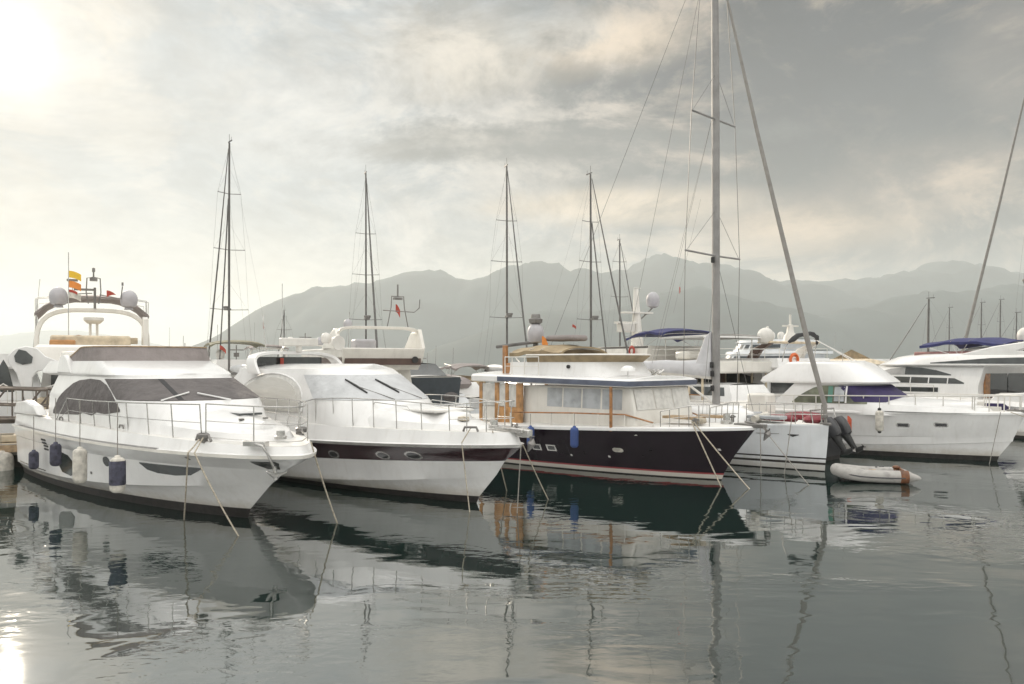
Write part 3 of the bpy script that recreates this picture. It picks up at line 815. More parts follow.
# ---- express cruiser with the dark band
def cruiser():
    B = Boat('express_cruiser', 'white express cruiser with dark aubergine hull band and silver windscreen cover', 'yacht', (-.82, 19.29), -45)
    H = Hull([(-.9, .80, 1.5, 1.0, -.45, -.40, 1), (-.05, 1.72, 2.3, .92, .0, .0, 1), (.05, 1.76, 2.4, .90, .06, .17, 1),
              (.62, 1.88, 2.6, .84, .12, .72, 3.0), (.65, 1.905, 2.65, .83, .15, .75, 3.0),
              (.93, 1.93, 2.9, .77, .60, 1.10, 1.35), (1.18, 1.95, 3.2, .70, .84, 1.27, 1.3), (1.40, 1.97, 3.4, .66, 1.08, 1.44, 1.3),
              (1.46, 2.03, 3.4, .66, 1.09, 1.45, 1.3), (1.48, 2.03, 3.4, .66, 1.15, 1.52, 1.3), (1.38, 1.95, 3.4, .66, 1.18, 1.54, 1.3),
              (1.25, 1.86, 3.4, .66, 1.68, 1.78, 1.2)], -12.2, .9, .2)
    H.build(B, ['boot', 'gel', 'bandred', 'steel'], [0, 0, 1, 1, 1, 2, 2, 1, 3, 1, 1])
    H.deck(B, 'deck', camber=.05)
    for k, (x, z, rx) in enumerate(((-3.83, 1.0, .19), (-2.07, 1.09, .21), (-1.12, 1.15, .24))):
        c = [(x+rx*cos(pi-pi*j/12), .105*sin(pi*j/12)) for j in range(13)]
        f = H.patch(B, 'porthole', 'steel', [(a, z+h) for a, h in c], [(a, z-h) for a, h in c], nx=10, off=.014)
        c2 = [(x+(a-x)*.76, h*.66) for a, h in c]
        H.patch(f, 'pane', 'dark', [(a, z+h) for a, h in c2], [(a, z-h) for a, h in c2], nx=10, off=.024)
    T = House([(-5.5, .45, 4.2, 1.32, 1.8, 1.72, 0), (-5.5, .25, 4.0, 1.25, 1.8, 1.90, -.02), (-5.5, -.3, 3.6, 1.05, 1.8, 1.98, -.07)])
    T.build(B, 'coachroof', 'gel', camber=.16, ang=30)
    MB().box((-1.75, 0, 2.185), (1.8, 1.3, .07)).build('sun_pad', 'deck', B, bevel=.03)
    for sd in (-1, 1):
        MB().tube([(-3.0, sd*.95, 2.27), (-2.9, sd*.95, 2.36), (-1.6, sd*.9, 2.30), (-1.5, sd*.9, 2.2)], .014, 6).build('grab_rail', 'steel', B)
    Cb = House([(-10.5, -1.9, 2.3, 1.62, 2.1, 1.72, 0), (-10.4, -2.65, 2.1, 1.60, 2.1, 2.36, 0), (-9.6, -4.05, 1.7, 1.36, 2.2, 3.10, 0), (-9.6, -4.25, 1.7, 1.34, 2.2, 3.20, 0)])
    Cb.build(B, 'cabin', 'gel', camber=.15, ang=30)
    Cb.band(B, 'windscreen_cover', 'cover2', 1.0, 3.0, 1.05, 1.92, nu=40, off=.016)
    for U, s in ((1.62, -1), (1.97, -1)):
        a = Cb.pt(U, 1.3, s); b = Cb.pt(U-.12, 1.75, s)
        MB().tube([(a[0]+.06, a[1], a[2]+.01), ((a[0]+b[0])/2+.05, (a[1]+b[1])/2, (a[2]+b[2])/2+.02), (b[0]+.05, b[1], b[2]+.02)], [.02, .032, .02], 6).build('wiper', 'rub', B)
        c = Cb.pt(U+.22, 1.06, s)
        MB().tube([((a[0]+b[0])/2+.05, (a[1]+b[1])/2, (a[2]+b[2])/2+.02), (c[0]+.05, c[1], c[2]+.02)], .012, 5).build('wiper_arm', 'steeld', B)
    top, bot = [], []
    for j in range(17):
        a = pi*j/16; top.append((-7.35-2.0*cos(a), 2.02+1.03*sin(a)**.8))
    bot = [(-9.35, 2.0), (-5.35, 2.0)]
    for s in (-1, 1):
        Cb.side(B, 'side_awning_panel', 'curtw', top, bot, s, off=.012, nx=22)
        t2 = [(x*.9-.735, z*.9+.20) for x, z in top]
        Cb.side(B, 'clear_side_screen', 'clear', t2, [(t2[0][0], 2.02), (t2[-1][0], 2.02)], s, off=.05, nx=22)
        MB().tube([(x, s*(1.66-.26*(z-2.0)/1.0), z+.02) for x, z in top], .028, 6).build('screen_piping', 'gel', B)
    # radar arch: a low moulded hoop over the aft end of the roof, dark window under it
    o = arch(B, -8.3, 1.56, 3.05, 3.74, 'gel', .45, .42, .10, sw=.5)
    MB().box((-8.9, 0, 3.34), (.06, 2.3, .44)).build('aft_window', 'window', B)
    MB().box((-8.75, -.35, 3.36), (.05, .12, .34)).build('flag_roll', 'flagr', B, bevel=.02)
    MB().box((-8.5, .1, 4.03), (.30, 1.25, .25)).tube([(-8.5, .1, 3.7), (-8.5, .1, 4.0)], .1, 8).build('radar_scanner', 'domew', B, bevel=.08)
    MB().lathe([(.001, -.1), (.14, -.1), (.24, .12), (.24, .16), (.001, .14)], (-8.3, 1.35, 4.02), 14, axis='x').build('horn', 'domew', B)
    dome(B, (-8.6, 1.15, 4.18), .16, 'domew'); dome(B, (-8.9, 1.7, 4.10), .14, 'domew')
    fl = MB().tube([(-9.3, -.6, 3.7), (-9.5, -.6, 4.9)], .02, 6).build('flag_staff', 'steel', B)
    flag(fl, (-9.48, -.6, 4.75), .30, .2, 'flagr', yaw=2.6, droop=.8)
    MB().tube([(-9.0, -.2, 3.8), (-9.0, -.2, 5.9)], .012, 5).build('whip_aerial', 'steel', B)
    S = sheer_line(H, H.t_at(11, -5.4), .90, 7, -1, .07); P = sheer_line(H, H.t_at(11, -5.4), .90, 7, 1, .07)
    hs = [.55, .68, .72, .73, .72, .70, .66, .62]
    rail(B, S, hs, lean=.05, mids=()); rail(B, P, hs, lean=.05, mids=())
    S2 = sheer_line(H, .90, .995, 3, -1, .05); P2 = sheer_line(H, .90, .995, 3, 1, .05)
    rail(B, S2+P2[::-1], [.62, .66, .70, .72, .72, .70, .66, .62], mids=(.45,), posts=(1, 2, 5, 6))
    MB().box((1.15, 0, 1.84), (.9, .26, .10)).box((1.55, 0, 1.78), (.4, .16, .18)).build('anchor_roller', 'steel', B, bevel=.02)
    MB().tube([(1.2, .05, 1.93), (1.62, .05, 1.82), (1.74, .05, 1.62)], .03, 6).tube([(1.80, .05, 1.72), (1.74, .05, 1.56), (1.62, .05, 1.36)], [.02, .10, .015], 8).build('anchor', 'steeld', B, bevel=.01)
    MB().lathe([(.001, .18), (.09, .17), (.09, .06), (.13, .04), (.13, -.02)], (.55, 0, 1.86), 14).build('windlass', 'steel', B)
    for sd in (-1, 1):
        MB().tube([(.35, sd*.78, 1.80), (.40, sd*.78, 1.90), (.66, sd*.66, 1.90), (.7, sd*.64, 1.80)], .03, 6).build('mooring_cleat', 'steeld', B)
    MB().lathe([(.13, 0), (.15, .03), (.13, .09), (.001, .11)], (-.3, -.2, 1.98), 14).build('coiled_line', 'rope', B)
    return B, H
B2, H2 = cruiser()
g2 = 'mooring lines of the express cruiser'
rope('grey mooring line from the bow cleat of express cruiser crossing its hull', B2.w(.52, -.98, 1.56), to_water(470, 512), .03, .014, group=g2, via=B2.w(.53, -.70, 1.90))
rope('short mooring line just left of the express cruiser anchor', B2.w(.95, -.42, 1.82), to_water(507, 490), .05, .014, group=g2)
rope('mooring line dropping straight down from the express cruiser stemhead', B2.w(1.45, 0, 1.50), to_water(517, 513), .02, .014, 'roped', group=g2)
rope('mooring line slanting right from express cruiser stemhead beneath the navy hull', B2.w(1.47, .05, 1.50), to_water(549, 499), .05, .014, group=g2)

# ---- navy trawler yacht
def trawler():
    B = Boat('trawler_yacht', 'dark navy trawler yacht with cream wheelhouse, wooden doors and tan flybridge canvas', 'yacht', (6.05, 23.05), ROW)
    H = Hull([(-.5, .7, 1.5, 1.0, -.5, -.45, 1), (-.02, 2.05, 2.4, .88, .0, .0, 1), (.0, 2.07, 2.4, .88, .03, .03, 1),
              (.05, 2.09, 2.45, .87, .14, .15, 1), (.07, 2.10, 2.45, .87, .18, .20, 1),
              (.35, 2.18, 2.7, .81, .48, .66, 1.3), (.68, 2.24, 3.1, .73, .8, 1.08, 1.3), (1.02, 2.28, 3.6, .66, 1.10, 1.50, 1.4),
              (1.08, 2.34, 3.6, .66, 1.10, 1.51, 1.4), (1.10, 2.34, 3.6, .66, 1.20, 1.58, 1.4), (1.05, 2.26, 3.6, .66, 1.23, 1.61, 1.4)], -12.6, .86, .1)
    H.build(B, ['boot', 'gel', 'red', 'navy'], [0, 0, 1, 2, 3, 3, 3, 1, 1, 1])
    H.deck(B, 'deck', camber=.06)
    for x, z in ((-5.6, .67), (-5.03, .68)):
        f = H.patch(B, 'porthole', 'steel', [(x-.18, z+.10), (x+.18, z+.10)], [(x-.18, z-.10), (x+.18, z-.10)], nx=4)
        H.patch(f, 'pane', 'dark', [(x-.12, z+.06), (x+.12, z+.06)], [(x-.12, z-.06), (x+.12, z-.06)], nx=4, off=.022)
    H.patch(B, 'porthole', 'fwhite', [(-2.86, .79), (-2.80, .82), (-2.60, .82), (-2.54, .79)], [(-2.86, .73), (-2.80, .70), (-2.60, .70), (-2.54, .73)], nx=6, off=.02)
    for x, z in ((-4.4, .52), (-3.1, .56), (.1, .95)):
        H.patch(B, 'drain_fitting', 'steel', [(x, z), (x+.07, z)], [(x, z-.06), (x+.07, z-.06)], nx=2, nz=1)
    # deckhouse: boxy saloon with a raked front
    Cb = House([(-6.6, -1.85, .2, 1.52, 9, 1.25, 0), (-6.6, -1.95, .2, 1.51, 9, 1.92, 0), (-6.6, -2.12, .2, 1.48, 9, 2.62, 0)])
    Cb.build(B, 'deckhouse', 'gel2', camber=.0, ang=30)
    for x0, x1 in ((-5.62, -4.86), (-4.79, -4.06), (-3.99, -3.28), (-3.20, -2.45)):
        sl = .12 if x0 < -5.5 else 0
        for s in (-1, 1):
            Cb.side(B, 'side_window', 'curtain', [(x0+sl, 2.57), (x1, 2.57)], [(x0, 1.97), (x1, 1.97)], s, nx=4)
    # the flat front: three curtained lights between mullions
    for y0, y1 in ((-1.40, -.50), (-.45, .45), (.50, 1.40)):
        rows = []
        for z in (1.98, 2.2, 2.4, 2.58):
            xf = lerp(-1.95, -2.12, (z-1.92)/.7)+.014
            rows.append([(xf, lerp(y0, y1, i/6), z) for i in range(7)])
        MB().grid(rows).build('front_window', 'curtw', B)
    for s in (-1, 1):
        MB().tube([(-2.66, s*1.76, 1.35), (-2.66, s*1.76, 2.66)], .05, 8).build('roof_post', 'wood', B)
    Rf = House([(-8.9, -1.98, .3, 1.78, 7, 2.63, -.012), (-8.9, -1.93, .3, 1.81, 7, 2.66, -.012), (-8.9, -1.91, .3, 1.81, 7, 2.80, -.014), (-8.9, -1.98, .3, 1.74, 7, 2.86, -.014)])
    Rf.build(B, 'roof', 'gel', camber=.10, ang=30)
    Rf.band(B, 'roof_edge_band', 'slate', .20, 3.8, 1.0, 2.05, nu=40, off=.008)
    # aft cockpit enclosure of varnished frames and clear vinyl
    for s in (-1, 1):
        for x, w in ((-8.55, .14), (-7.72, .20), (-7.22, .16), (-6.62, .30)):
            MB().box((x, s*1.66, 2.0), (w, .06, 1.40)).build('enclosure_post', 'litwood', B, bevel=.01)
        for x0, x1 in ((-8.46, -7.84), (-7.60, -7.31), (-7.13, -6.79)):
            MB().box(((x0+x1)/2, s*1.66, 2.28), (x1-x0, .015, .76)).build('vinyl_window', 'curtw', B)
        MB().box((-8.15, s*1.66, 1.62), (.62, .03, .50)).build('side_panel', 'gel2', B, bevel=.01)
        MB().box((-7.2, s*1.67, 1.60), (.88, .05, .56)).build('wooden_door', 'litwood', B, bevel=.01)
    MB().box((-7.6, 0, 1.7), (1.9, 3.1, .9)).build('aft_cabin', 'gel2', B, bevel=.08)
    # flybridge
    Fl = House([(-7.4, -2.75, 1.4, 1.42, 2.6, 2.90, 0), (-7.4, -3.05, 1.4, 1.36, 2.6, 3.12, .0), (-7.4, -3.25, 1.4, 1.34, 2.6, 3.40, .0)])
    Fl.build(B, 'flybridge', 'gel', camber=.0, ang=30)
    Fc = House([(-7.4, -3.25, 1.4, 1.36, 2.6, 3.40, .0), (-7.4, -2.95, 1.6, 1.45, 2.6, 3.62, .0), (-7.4, -3.0, 1.6, 1.42, 2.6, 3.66, .0)])
    Fc.band(B, 'canvas_dodger', 'tan', .30, 3.70, 0, 1, nu=40, off=.0)
    Fc.band(B, 'dodger_piping', 'domew', .30, 3.70, 1.0, 1.9, nu=40, off=.01)
    bimini(B, -7.6, -5.2, 1.2, 3.92, 'tan', 3.0, rise=.10)
    MB().box((-6.2, .2, 4.22), (1.3, .8, .2)).build('rolled_cover', 'taupe', B, bevel=.08)
    m = MB().tube([(-7.5, 0, 2.9), (-7.5, 0, 4.25)], .09, 10).tube([(-7.5, -.1, 4.1), (-9.0, -.5, 3.95)], .06, 8).build('stub_mast', 'spar', B)
    dome(m, (-7.5, 0, 4.42), .30, 'dome', .38); MB().lathe([(.12, 0), (.24, .05), (.26, .18), (.18, .22), (.16, .35), (.001, .36)], (-7.5, 0, 4.74), 12).build('mast_light', 'steeld', m)
    MB().box((-7.75, -1.25, 3.35), (.16, .14, 1.25)).build('ladder_board', 'wood', B, bevel=.02)
    flag(B, (-6.9, -.3, 4.3), .25, .3, 'flago', yaw=.2, droop=1.0)
    rail(B, [(-7.5, -1.5, 2.95), (-7.1, -1.55, 2.95), (-6.5, -1.55, 2.95), (-5.9, -1.5, 2.95)], .62, r=.02, m='gel2')
    rail(B, [(-7.5, 1.5, 2.95), (-7.1, 1.55, 2.95), (-6.5, 1.55, 2.95), (-5.9, 1.5, 2.95)], .62, r=.02, m='gel2')
    for x, y in ((-7.6, -1.0), (-7.0, -.3), (-7.5, .6)):
        MB().box((x, y, 3.12), (.5, .6, .5)).build('fly_seat', 'wood', B, bevel=.05)
    MB().tube([(-2.7, -.9, 2.9), (-2.7, -.9, 3.12)], .02).lathe([(.26, 0), (.24, .08), (.14, .16), (.001, .18)], (-2.7, -.9, 3.12), 14).build('satellite_dish', 'gel', B)
    k = MB()
    for i in range(8):
        a = 2*pi*i/8; k.tube([(-2.55+.25*cos(a), .35+.25*sin(a), 2.9), (-2.55+.25*cos(a+2), .35+.25*sin(a+2), 3.16)], .02, 5)
    k.build('deck_chair_frame', 'steel', B)
    MB().lathe([(.001, -.05), (.06, -.05), (.06, .04), (.001, .05)], (-4.7, -1.36, 3.25), 10, axis='y').build('fairlead', 'rub', B)
    # wooden cap rail on the side decks, pulpit rail forward
    for s in (-1, 1):
        L_ = sheer_line(H, H.t_at(10, -6.6), H.t_at(10, -1.4), 6, s, .08)
        rail(B, L_, [.40, .40, .40, .40, .38, .36, .12], r=.026, mids=(), m='wood', name='cap_rail', pm='gel2')
        L_ = sheer_line(H, H.t_at(10, -1.2), .93, 5, s, .09)
        rail(B, L_, [.45, .5, .55, .6, .62, .62], r=.015, lean=.03, mids=(.5,))
    MB().box((-1.0, -.5, 1.78), (1.1, .5, .08)).box((-.7, .5, 1.78), (.8, .3, .08)).build('boat_hook_rack', 'teak', B, bevel=.02)
    MB().lathe([(.001, .26), (.10, .25), (.10, .08), (.17, .05), (.17, -.04)], (.15, .0, 1.66), 14).build('windlass', 'steel', B)
    MB().box((.9, 0, 1.62), (.9, .24, .10)).tube([(.7, .05, 1.72), (1.28, .05, 1.64), (1.40, .05, 1.46)], .03, 6).tube([(1.46, .05, 1.56), (1.40, .05, 1.42), (1.28, .05, 1.22)], [.02, .10, .015], 8).build('anchor', 'steeld', B, bevel=.01)
    for s in (-1, 1):
        MB().tube([(-.25, s*1.0, 1.6), (-.25, s*1.0, 1.82)], .05, 8).tube([(-.25, s*1.14, 1.76), (-.25, s*.86, 1.76)], .03, 6).build('bollard', 'steeld', B)
    MB().box((-.35, -.62, 1.72), (.3, .34, .16)).build('coiled_line', 'rope', B, bevel=.05)
    return B, H
B3, H3 = trawler()
gf = 'blue fenders on the navy hull'
fender('blue fender on navy hull, beside the two square portholes', B3.w(-5.42, -2.36, 1.40), .66, .12, 'fblue', .36, gf)
fender('blue fender on navy hull, midway between square portholes and white oval port', B3.w(-3.52, -2.42, 1.50), .66, .125, 'fblue', .36, gf)
g3 = 'mooring lines of the navy trawler yacht'
rope('mooring line hanging straight down from bow bollard of the navy yacht', B3.w(-.25, -1.18, 1.74), to_water(722, 487), .02, .018, group=g3)
rope('mooring line slanting right from bow bollard of the navy yacht', B3.w(-.22, -1.12, 1.72), to_water(751, 489), .05, .018, group=g3)

# ---- covered tender on the trawler's stern
def covered_tender():
    B = Boat('tender', 'white covered tender hanging behind the wooden cockpit of the navy yacht', 'dinghy', B3.w(-11.4, -2.6, 0)[:2], 44)
    mb = MB()
    mb.ell((-1.5, 0, 2.18), (1.7, .75, .42), 18, 10).build('hull', 'fwhite', B)
    MB().ell((-1.5, 0, 2.36), (1.55, .66, .36), 18, 8).build('cover', 'curtw', B)
    for x in (-.7, -2.2): MB().tube([(x, .4, 1.2), (x, .5, 2.0), (x, .1, 2.6)], .04, 6).build('davit', 'steeld', B)
    MB().box((-.2, -.5, 2.2), (.3, .3, .4)).build('outboard_cover', 'rub', B, bevel=.08)
covered_tender()

# ---- the sloop with the tall mast
def spar_set(B, mx, mh, r, deck, sprs, bowx, sternx, hw, m='alu', fs=.05, fore=None, boom=None, cap=True, back=True, wr=.012, mw='wire'):
    mast = MB().tube([(mx, 0, deck-.3), (mx-.02, 0, lerp(deck, mh, .6)), (mx-.06, 0, mh)], [r, r, r*.8], 10, sx=.75).build('mast', m, B)
    if cap: MB().tube([(mx-.06, 0, mh), (mx-.06, 0, mh+.5)], r*.15, 5).box((mx-.2, 0, mh+.06), (.6, .05, .05)).tube([(mx-.4, 0, mh), (mx-.4, 0, mh+.28)], r*.12, 5).build('wind_vane', 'spar', mast)
    tips = []
    for z, w, sw in sprs:
        o = MB()
        for s in (-1, 1): o.tube([(mx, 0, z), (mx-sw, s*w, z+.05)], r*.24, 6)
        o.build('spreader', m, mast); tips.append((z, w, sw))
    for s in (-1, 1):
        pts = [(mx-.05, s*.02, mh-.3)]+[(mx-sw, s*w, z+.05) for z, w, sw in sorted(tips, reverse=True)]+[(mx-.2, s*hw*.92, deck-.2)]
        sh = MB().tube(pts, wr, 5)
        for z, w, sw in tips: sh.tube([(mx, 0, z+1.6 if z+2 < mh else mh-.3), (mx-sw, s*w, z)], wr*.7, 4)
        if tips: sh.tube([(mx, 0, tips[0][0]), (mx+.5, s*hw*.9, deck-.2)], wr*.8, 4)
        sh.build('shroud', mw, B, ang=60)
    f = fore or mh-.3
    MB().tube([(bowx, 0, deck-.25), (bowx-.02, 0, deck+.3), (lerp(bowx, mx, .12), 0, lerp(deck, f, .12)), (lerp(bowx, mx, .6), 0, lerp(deck, f, .6)), (mx+.1, 0, f)], [fs*.6, fs*1.0, fs*1.15, fs*.85, fs*.45], 8).build('furled_genoa', 'genoa' if m == 'alu' else m, B)
    if back: MB().tube([(mx-.1, 0, mh), (sternx, 0, deck)], wr*.6, 5).build('backstay', mw, B)
    return mast

def sloop():
    B = Boat('sailing_yacht', 'white sloop with two black waterline stripes and the tallest mast', 'sailboat', (9.77, 24.73), ROW)
    H = Hull([(-1.4, .5, 1.5, 1.0, -.4, -.35, 1), (-.12, 1.62, 1.8, 1.0, .0, .0, 1), (-.10, 1.66, 1.8, 1.0, .03, .03, 1),
              (-.09, 1.70, 1.82, .99, .185, .20, 1), (-.08, 1.73, 1.85, .99, .255, .275, 1), (-.07, 1.74, 1.85, .98, .345, .37, 1), (-.06, 1.76, 1.87, .98, .395, .42, 1),
              (-.02, 1.85, 2.0, .96, .75, .85, 1), (.02, 1.92, 2.1, .94, 1.15, 1.40, 1.2), (.03, 1.95, 2.1, .94, 1.17, 1.42, 1.2), (.02, 1.90, 2.1, .94, 1.22, 1.46, 1.2)], -13.2, .8, .2)
    H.build(B, ['boot', 'cool'], [0, 0, 1, 0, 1, 0, 1, 1, 1, 1])
    H.deck(B, 'deck', camber=.10)
    H.patch(B, 'hull_window', 'dark', [(-1.15, 1.12), (-.82, 1.12)], [(-1.15, 1.10), (-1.0, 1.04), (-.82, 1.10)], nx=4)
    H.patch(B, 'hull_mark', 'steeld', [(-2.1, 1.12), (-1.4, 1.13)], [(-2.1, 1.105), (-1.4, 1.115)], nx=3, nz=1)
    Cb = House([(-9.5, -2.2, 3.0, 1.25, 1.8, 1.4, 0), (-9.3, -2.6, 2.9, 1.12, 1.8, 1.72, -.01), (-9.2, -2.9, 2.7, .95, 1.8, 1.80, -.02)])
    Cb.build(B, 'coachroof', 'gel', camber=.08)
    Cb.side(B, 'side_window', 'dark', [(-8.5, 1.72), (-5.5, 1.68)], [(-8.5, 1.55), (-5.5, 1.55)])
    spar_set(B, -3.94, 18.4, .145, 1.75, [(7.05, 1.72, .10), (11.75, 1.38, .08), (16.4, .8, .08)], -.08, -13.0, 1.85, 'alu', .076, fore=17.2)
    b = MB().tube([(-4.1, 0, 2.88), (-8.2, 0, 3.16)], .085, 10).build('boom', 'domew', B)
    rows = []
    for i in range(15):
        k = i/14; x = lerp(-4.15, -8.25, k); zb = lerp(2.90, 3.18, k); h = lerp(.58, .26, k)+.02*sin(k*17); row = []
        for j in range(14):
            a = 2*pi*j/14; row.append((x, .15*cos(a)*(1 if sin(a) < 0 else .8), zb+h*.45+h*.55*sin(a)))
        rows.append(row)
    mb = MB().grid(rows, closeu=True); mb.f.append(list(range(14))); mb.m.append(0); mb.f.append([14*14+i for i in range(14)]); mb.m.append(0)
    mb.build('sail_cover', 'sail', b)
    MB().prism([(-4.08, 2.9), (-4.12, 4.45), (-4.32, 4.3), (-4.75, 3.3), (-4.9, 3.0)], -.10, .10).build('mainsail_stack', 'sail', b, bevel=.04)
    MB().tube([(-4.05, 0, 1.95), (-5.4, 0, 2.82)], .045, 8).build('boom_vang', 'domew', B)
    for x, y, z in ((-4.0, -.16, 2.5), (-4.0, -.16, 3.0), (-4.02, -.16, 3.3), (-3.95, -.2, 6.9)):
        MB().box((x, y, z), (.10, .10, .2)).build('winch', 'rub', B, bevel=.02)
    MB().tube([(-7.95, 0, 3.2), (-4.1, 0, 18.3)], .008, 4).tube([(-6.6, .1, 3.2), (-4.05, 0, 12)], .006, 4).tube([(-6.6, -.1, 3.2), (-4.05, 0, 12)], .006, 4).build('topping_lift', 'wire', B)
    for s in (-1, 1):
        rail(B, sheer_line(H, H.t_at(10, -12), .80, 9, s, .07), .6, r=.010, m='steel', mids=(.5,))
    W = sheer_line(H, .82, .985, 3, -1, .05); W2 = sheer_line(H, .82, .985, 3, 1, .05)
    rail(B, W+W2[::-1], .62, r=.016, mids=(.5,))
    MB().box((-.08, 0, 1.48), (.34, .12, .08)).lathe([(.04, -.08), (.09, -.06), (.09, .06), (.04, .08)], (-.1, 0, 1.72), 12).build('furling_drum', 'steeld', B, bevel=.02)
    MB().box((-1.9, -.3, 1.62), (1.2, .5, .12)).box((-3.0, .4, 1.68), (.9, .5, .1)).build('deck_hatch', 'curtain', B, bevel=.03)
    MB().tube([(-2.1, -.75, 1.56), (-2.1, .1, 1.66)], .11, 10).build('rolled_fender', 'fwhite', B)
    fl = MB().tube([(-5.0, -1.0, 5.1), (-4.3, -.4, 9.0)], .004, 4).build('flag_halyard', 'wire', B)
    flag(fl, (-4.85, -.87, 6.0), .26, .26, 'flagr', yaw=-.8, tri=True, droop=.9)
    return B, H
B4, H4 = sloop()
g4 = 'mooring lines of the sloop'
rope('mooring line dropping vertically off the sloop bow by the navy stem', B4.w(-1.6, -1.25, 1.42), to_water(761, 474), .02, .013, 'roped', group=g4)
rope('long thin mooring line slanting right across the white sloop hull', B4.w(-1.55, -1.27, 1.42), to_water(811, 486), .03, .013, 'roped', group=g4)
rope('mooring line from sloop rail down across the small hull mark', B4.w(-.8, -.72, 1.85), to_water(784, 474), .03, .013, 'roped', group=g4)

# ---- the flybridge yacht on the right
def right_yacht():
    B = Boat('flybridge_yacht', 'white flybridge yacht on the right with indigo windscreen cover and arched olive side window', 'yacht', (16.66, 27.47), -43)
    H = Hull([(-.6, .7, 1.5, 1.0, -.45, -.4, 1), (.0, 1.82, 2.3, .90, .0, .0, 1), (.06, 1.86, 2.35, .89, .16, .17, 1),
              (.42, 1.93, 2.5, .84, .24, .68, 2.6), (.46, 1.965, 2.55, .84, .26, .70, 2.6), (.50, 1.97, 2.7, .82, .54, .86, 1.6), (.52, 2.0, 2.7, .82, .56, .88, 1.6),
              (.72, 2.02, 3.0, .74, 1.1, 1.38, 1.2), (.82, 2.04, 3.3, .70, 1.40, 1.62, 1.1), (.88, 2.09, 3.3, .70, 1.41, 1.63, 1.1), (.88, 2.09, 3.3, .70, 1.47, 1.69, 1.1), (.80, 2.02, 3.3, .70, 1.50, 1.72, 1.1)], -12.6, .9, .15)
    H.build(B, ['boot', 'gel'], [0, 0, 1, 1, 1, 1, 1, 1, 1, 1, 1])
    H.deck(B, 'deck', camber=.06)
    for x, z in ((-2.64, 1.17), (-1.49, 1.22)):
        f = H.patch(B, 'porthole', 'steel', [(x-.22, z+.04), (x-.17, z+.08), (x+.17, z+.08), (x+.22, z+.04)], [(x-.22, z-.04), (x-.17, z-.08), (x+.17, z-.08), (x+.22, z-.04)], nx=6)
        H.patch(f, 'pane', 'dark', [(x-.17, z+.05), (x+.17, z+.05)], [(x-.17, z-.05), (x+.17, z-.05)], nx=4, off=.022)
    T = House([(-4.2, .1, 3.2, 1.6, 1.9, 1.66, 0), (-4.2, -.1, 3.1, 1.5, 1.9, 1.82, -.02), (-4.2, -.6, 2.9, 1.2, 1.9, 1.88, -.04)])
    T.build(B, 'coachroof', 'gel', camber=.12, ang=30)
    Cb = House([(-7.35, -2.15, 1.6, 1.72, 2.3, 1.5, 0), (-7.1, -2.75, 1.5, 1.70, 2.3, 1.95, 0), (-6.5, -3.6, 1.3, 1.58, 2.3, 2.56, 0), (-6.5, -3.65, 1.3, 1.58, 2.3, 2.62, 0)])
    Cb.build(B, 'cabin', 'gel', camber=.03, ang=30)
    Cb.band(B, 'windscreen_cover', 'purple', 1.02, 2.98, 1.0, 1.95, nu=40, off=.016)
    top = [(-6.5, 1.90), (-6.25, 2.12), (-6.0, 2.28), (-5.7, 2.44), (-5.4, 2.52), (-4.62, 2.54), (-4.3, 2.40), (-3.75, 1.98)]
    bot = [(-6.5, 1.86), (-3.75, 1.88)]
    for s in (-1, 1):
        w = Cb.side(B, 'side_window', 'green', top, bot, s, nx=20)
        Cb.side(w, 'curtain', 'teal', [(-5.15, 2.50), (-4.98, 2.50)], [(-5.15, 1.9), (-4.98, 1.9)], s, off=.02, nx=2)
        Cb.side(w, 'mullion', 'gel', [(-4.52, 2.51), (-4.46, 2.5)], [(-4.52, 1.9), (-4.46, 1.9)], s, off=.024, nx=2)
        Cb.side(w, 'curtain', 'curtain', [(-4.92, 2.48), (-4.56, 2.48)], [(-4.92, 1.95), (-4.56, 1.95)], s, off=.018, nx=2)
    Fl = House([(-7.7, -3.3, 1.5, 1.68, 2.3, 2.60, 0), (-7.8, -3.25, 1.5, 1.70, 2.3, 2.66, 0), (-7.7, -3.45, 1.5, 1.68, 2.3, 2.82, 0), (-6.9, -4.2, 1.3, 1.50, 2.4, 3.34, 0), (-6.7, -4.4, 1.2, 1.40, 2.4, 3.40, 0)])
    Fl.build(B, 'flybridge', 'gel', camber=.04, ang=25)
    MB().tube([(-4.9, -.9, 3.38), (-4.9, -.9, 3.9)], .012, 5).build('whip_aerial', 'steel', B)
    # bimini folded back on its hoops
    k = MB(); pts = []
    for j in range(15):
        a = pi*j/14; pts.append((-6.9+1.35*sin(a)*.35-.1, 1.5*cos(a), 3.4+1.1*sin(a)**.45))
    k.tube(pts, .02, 6)
    o = k.build('bimini_frame', 'steel', B)
    MB().tube([(-6.7, .9, 4.35), (-5.2, 1.1, 3.4)], .02, 6).tube([(-6.7, .75, 4.35), (-5.0, 1.0, 3.4)], .02, 6).build('bimini_strut', 'steel', o)
    MB().tube([(p[0], p[1], p[2]+.02+.03*sin(i*2.1)) for i, p in enumerate(pts) if 2 <= i <= 12], [.05, .07, .09, .075, .10, .08, .09, .075, .10, .11, .06], 9).build('folded_canvas', 'black', o)
    MB().box((-8.9, 0, 1.5), (2.6, 3.6, .4)).build('cockpit', 'gel2', B, bevel=.06)
    S = sheer_line(H, H.t_at(11, -7.2), .90, 8, -1, .07); P = sheer_line(H, H.t_at(11, -7.2), .90, 8, 1, .07)
    S2 = sheer_line(H, .905, .993, 3, -1, .05); P2 = sheer_line(H, .905, .993, 3, 1, .05)
    rail(B, S+S2+P2[::-1]+P[::-1], .54, r=.024, mids=(), m='domew', lean=.03)
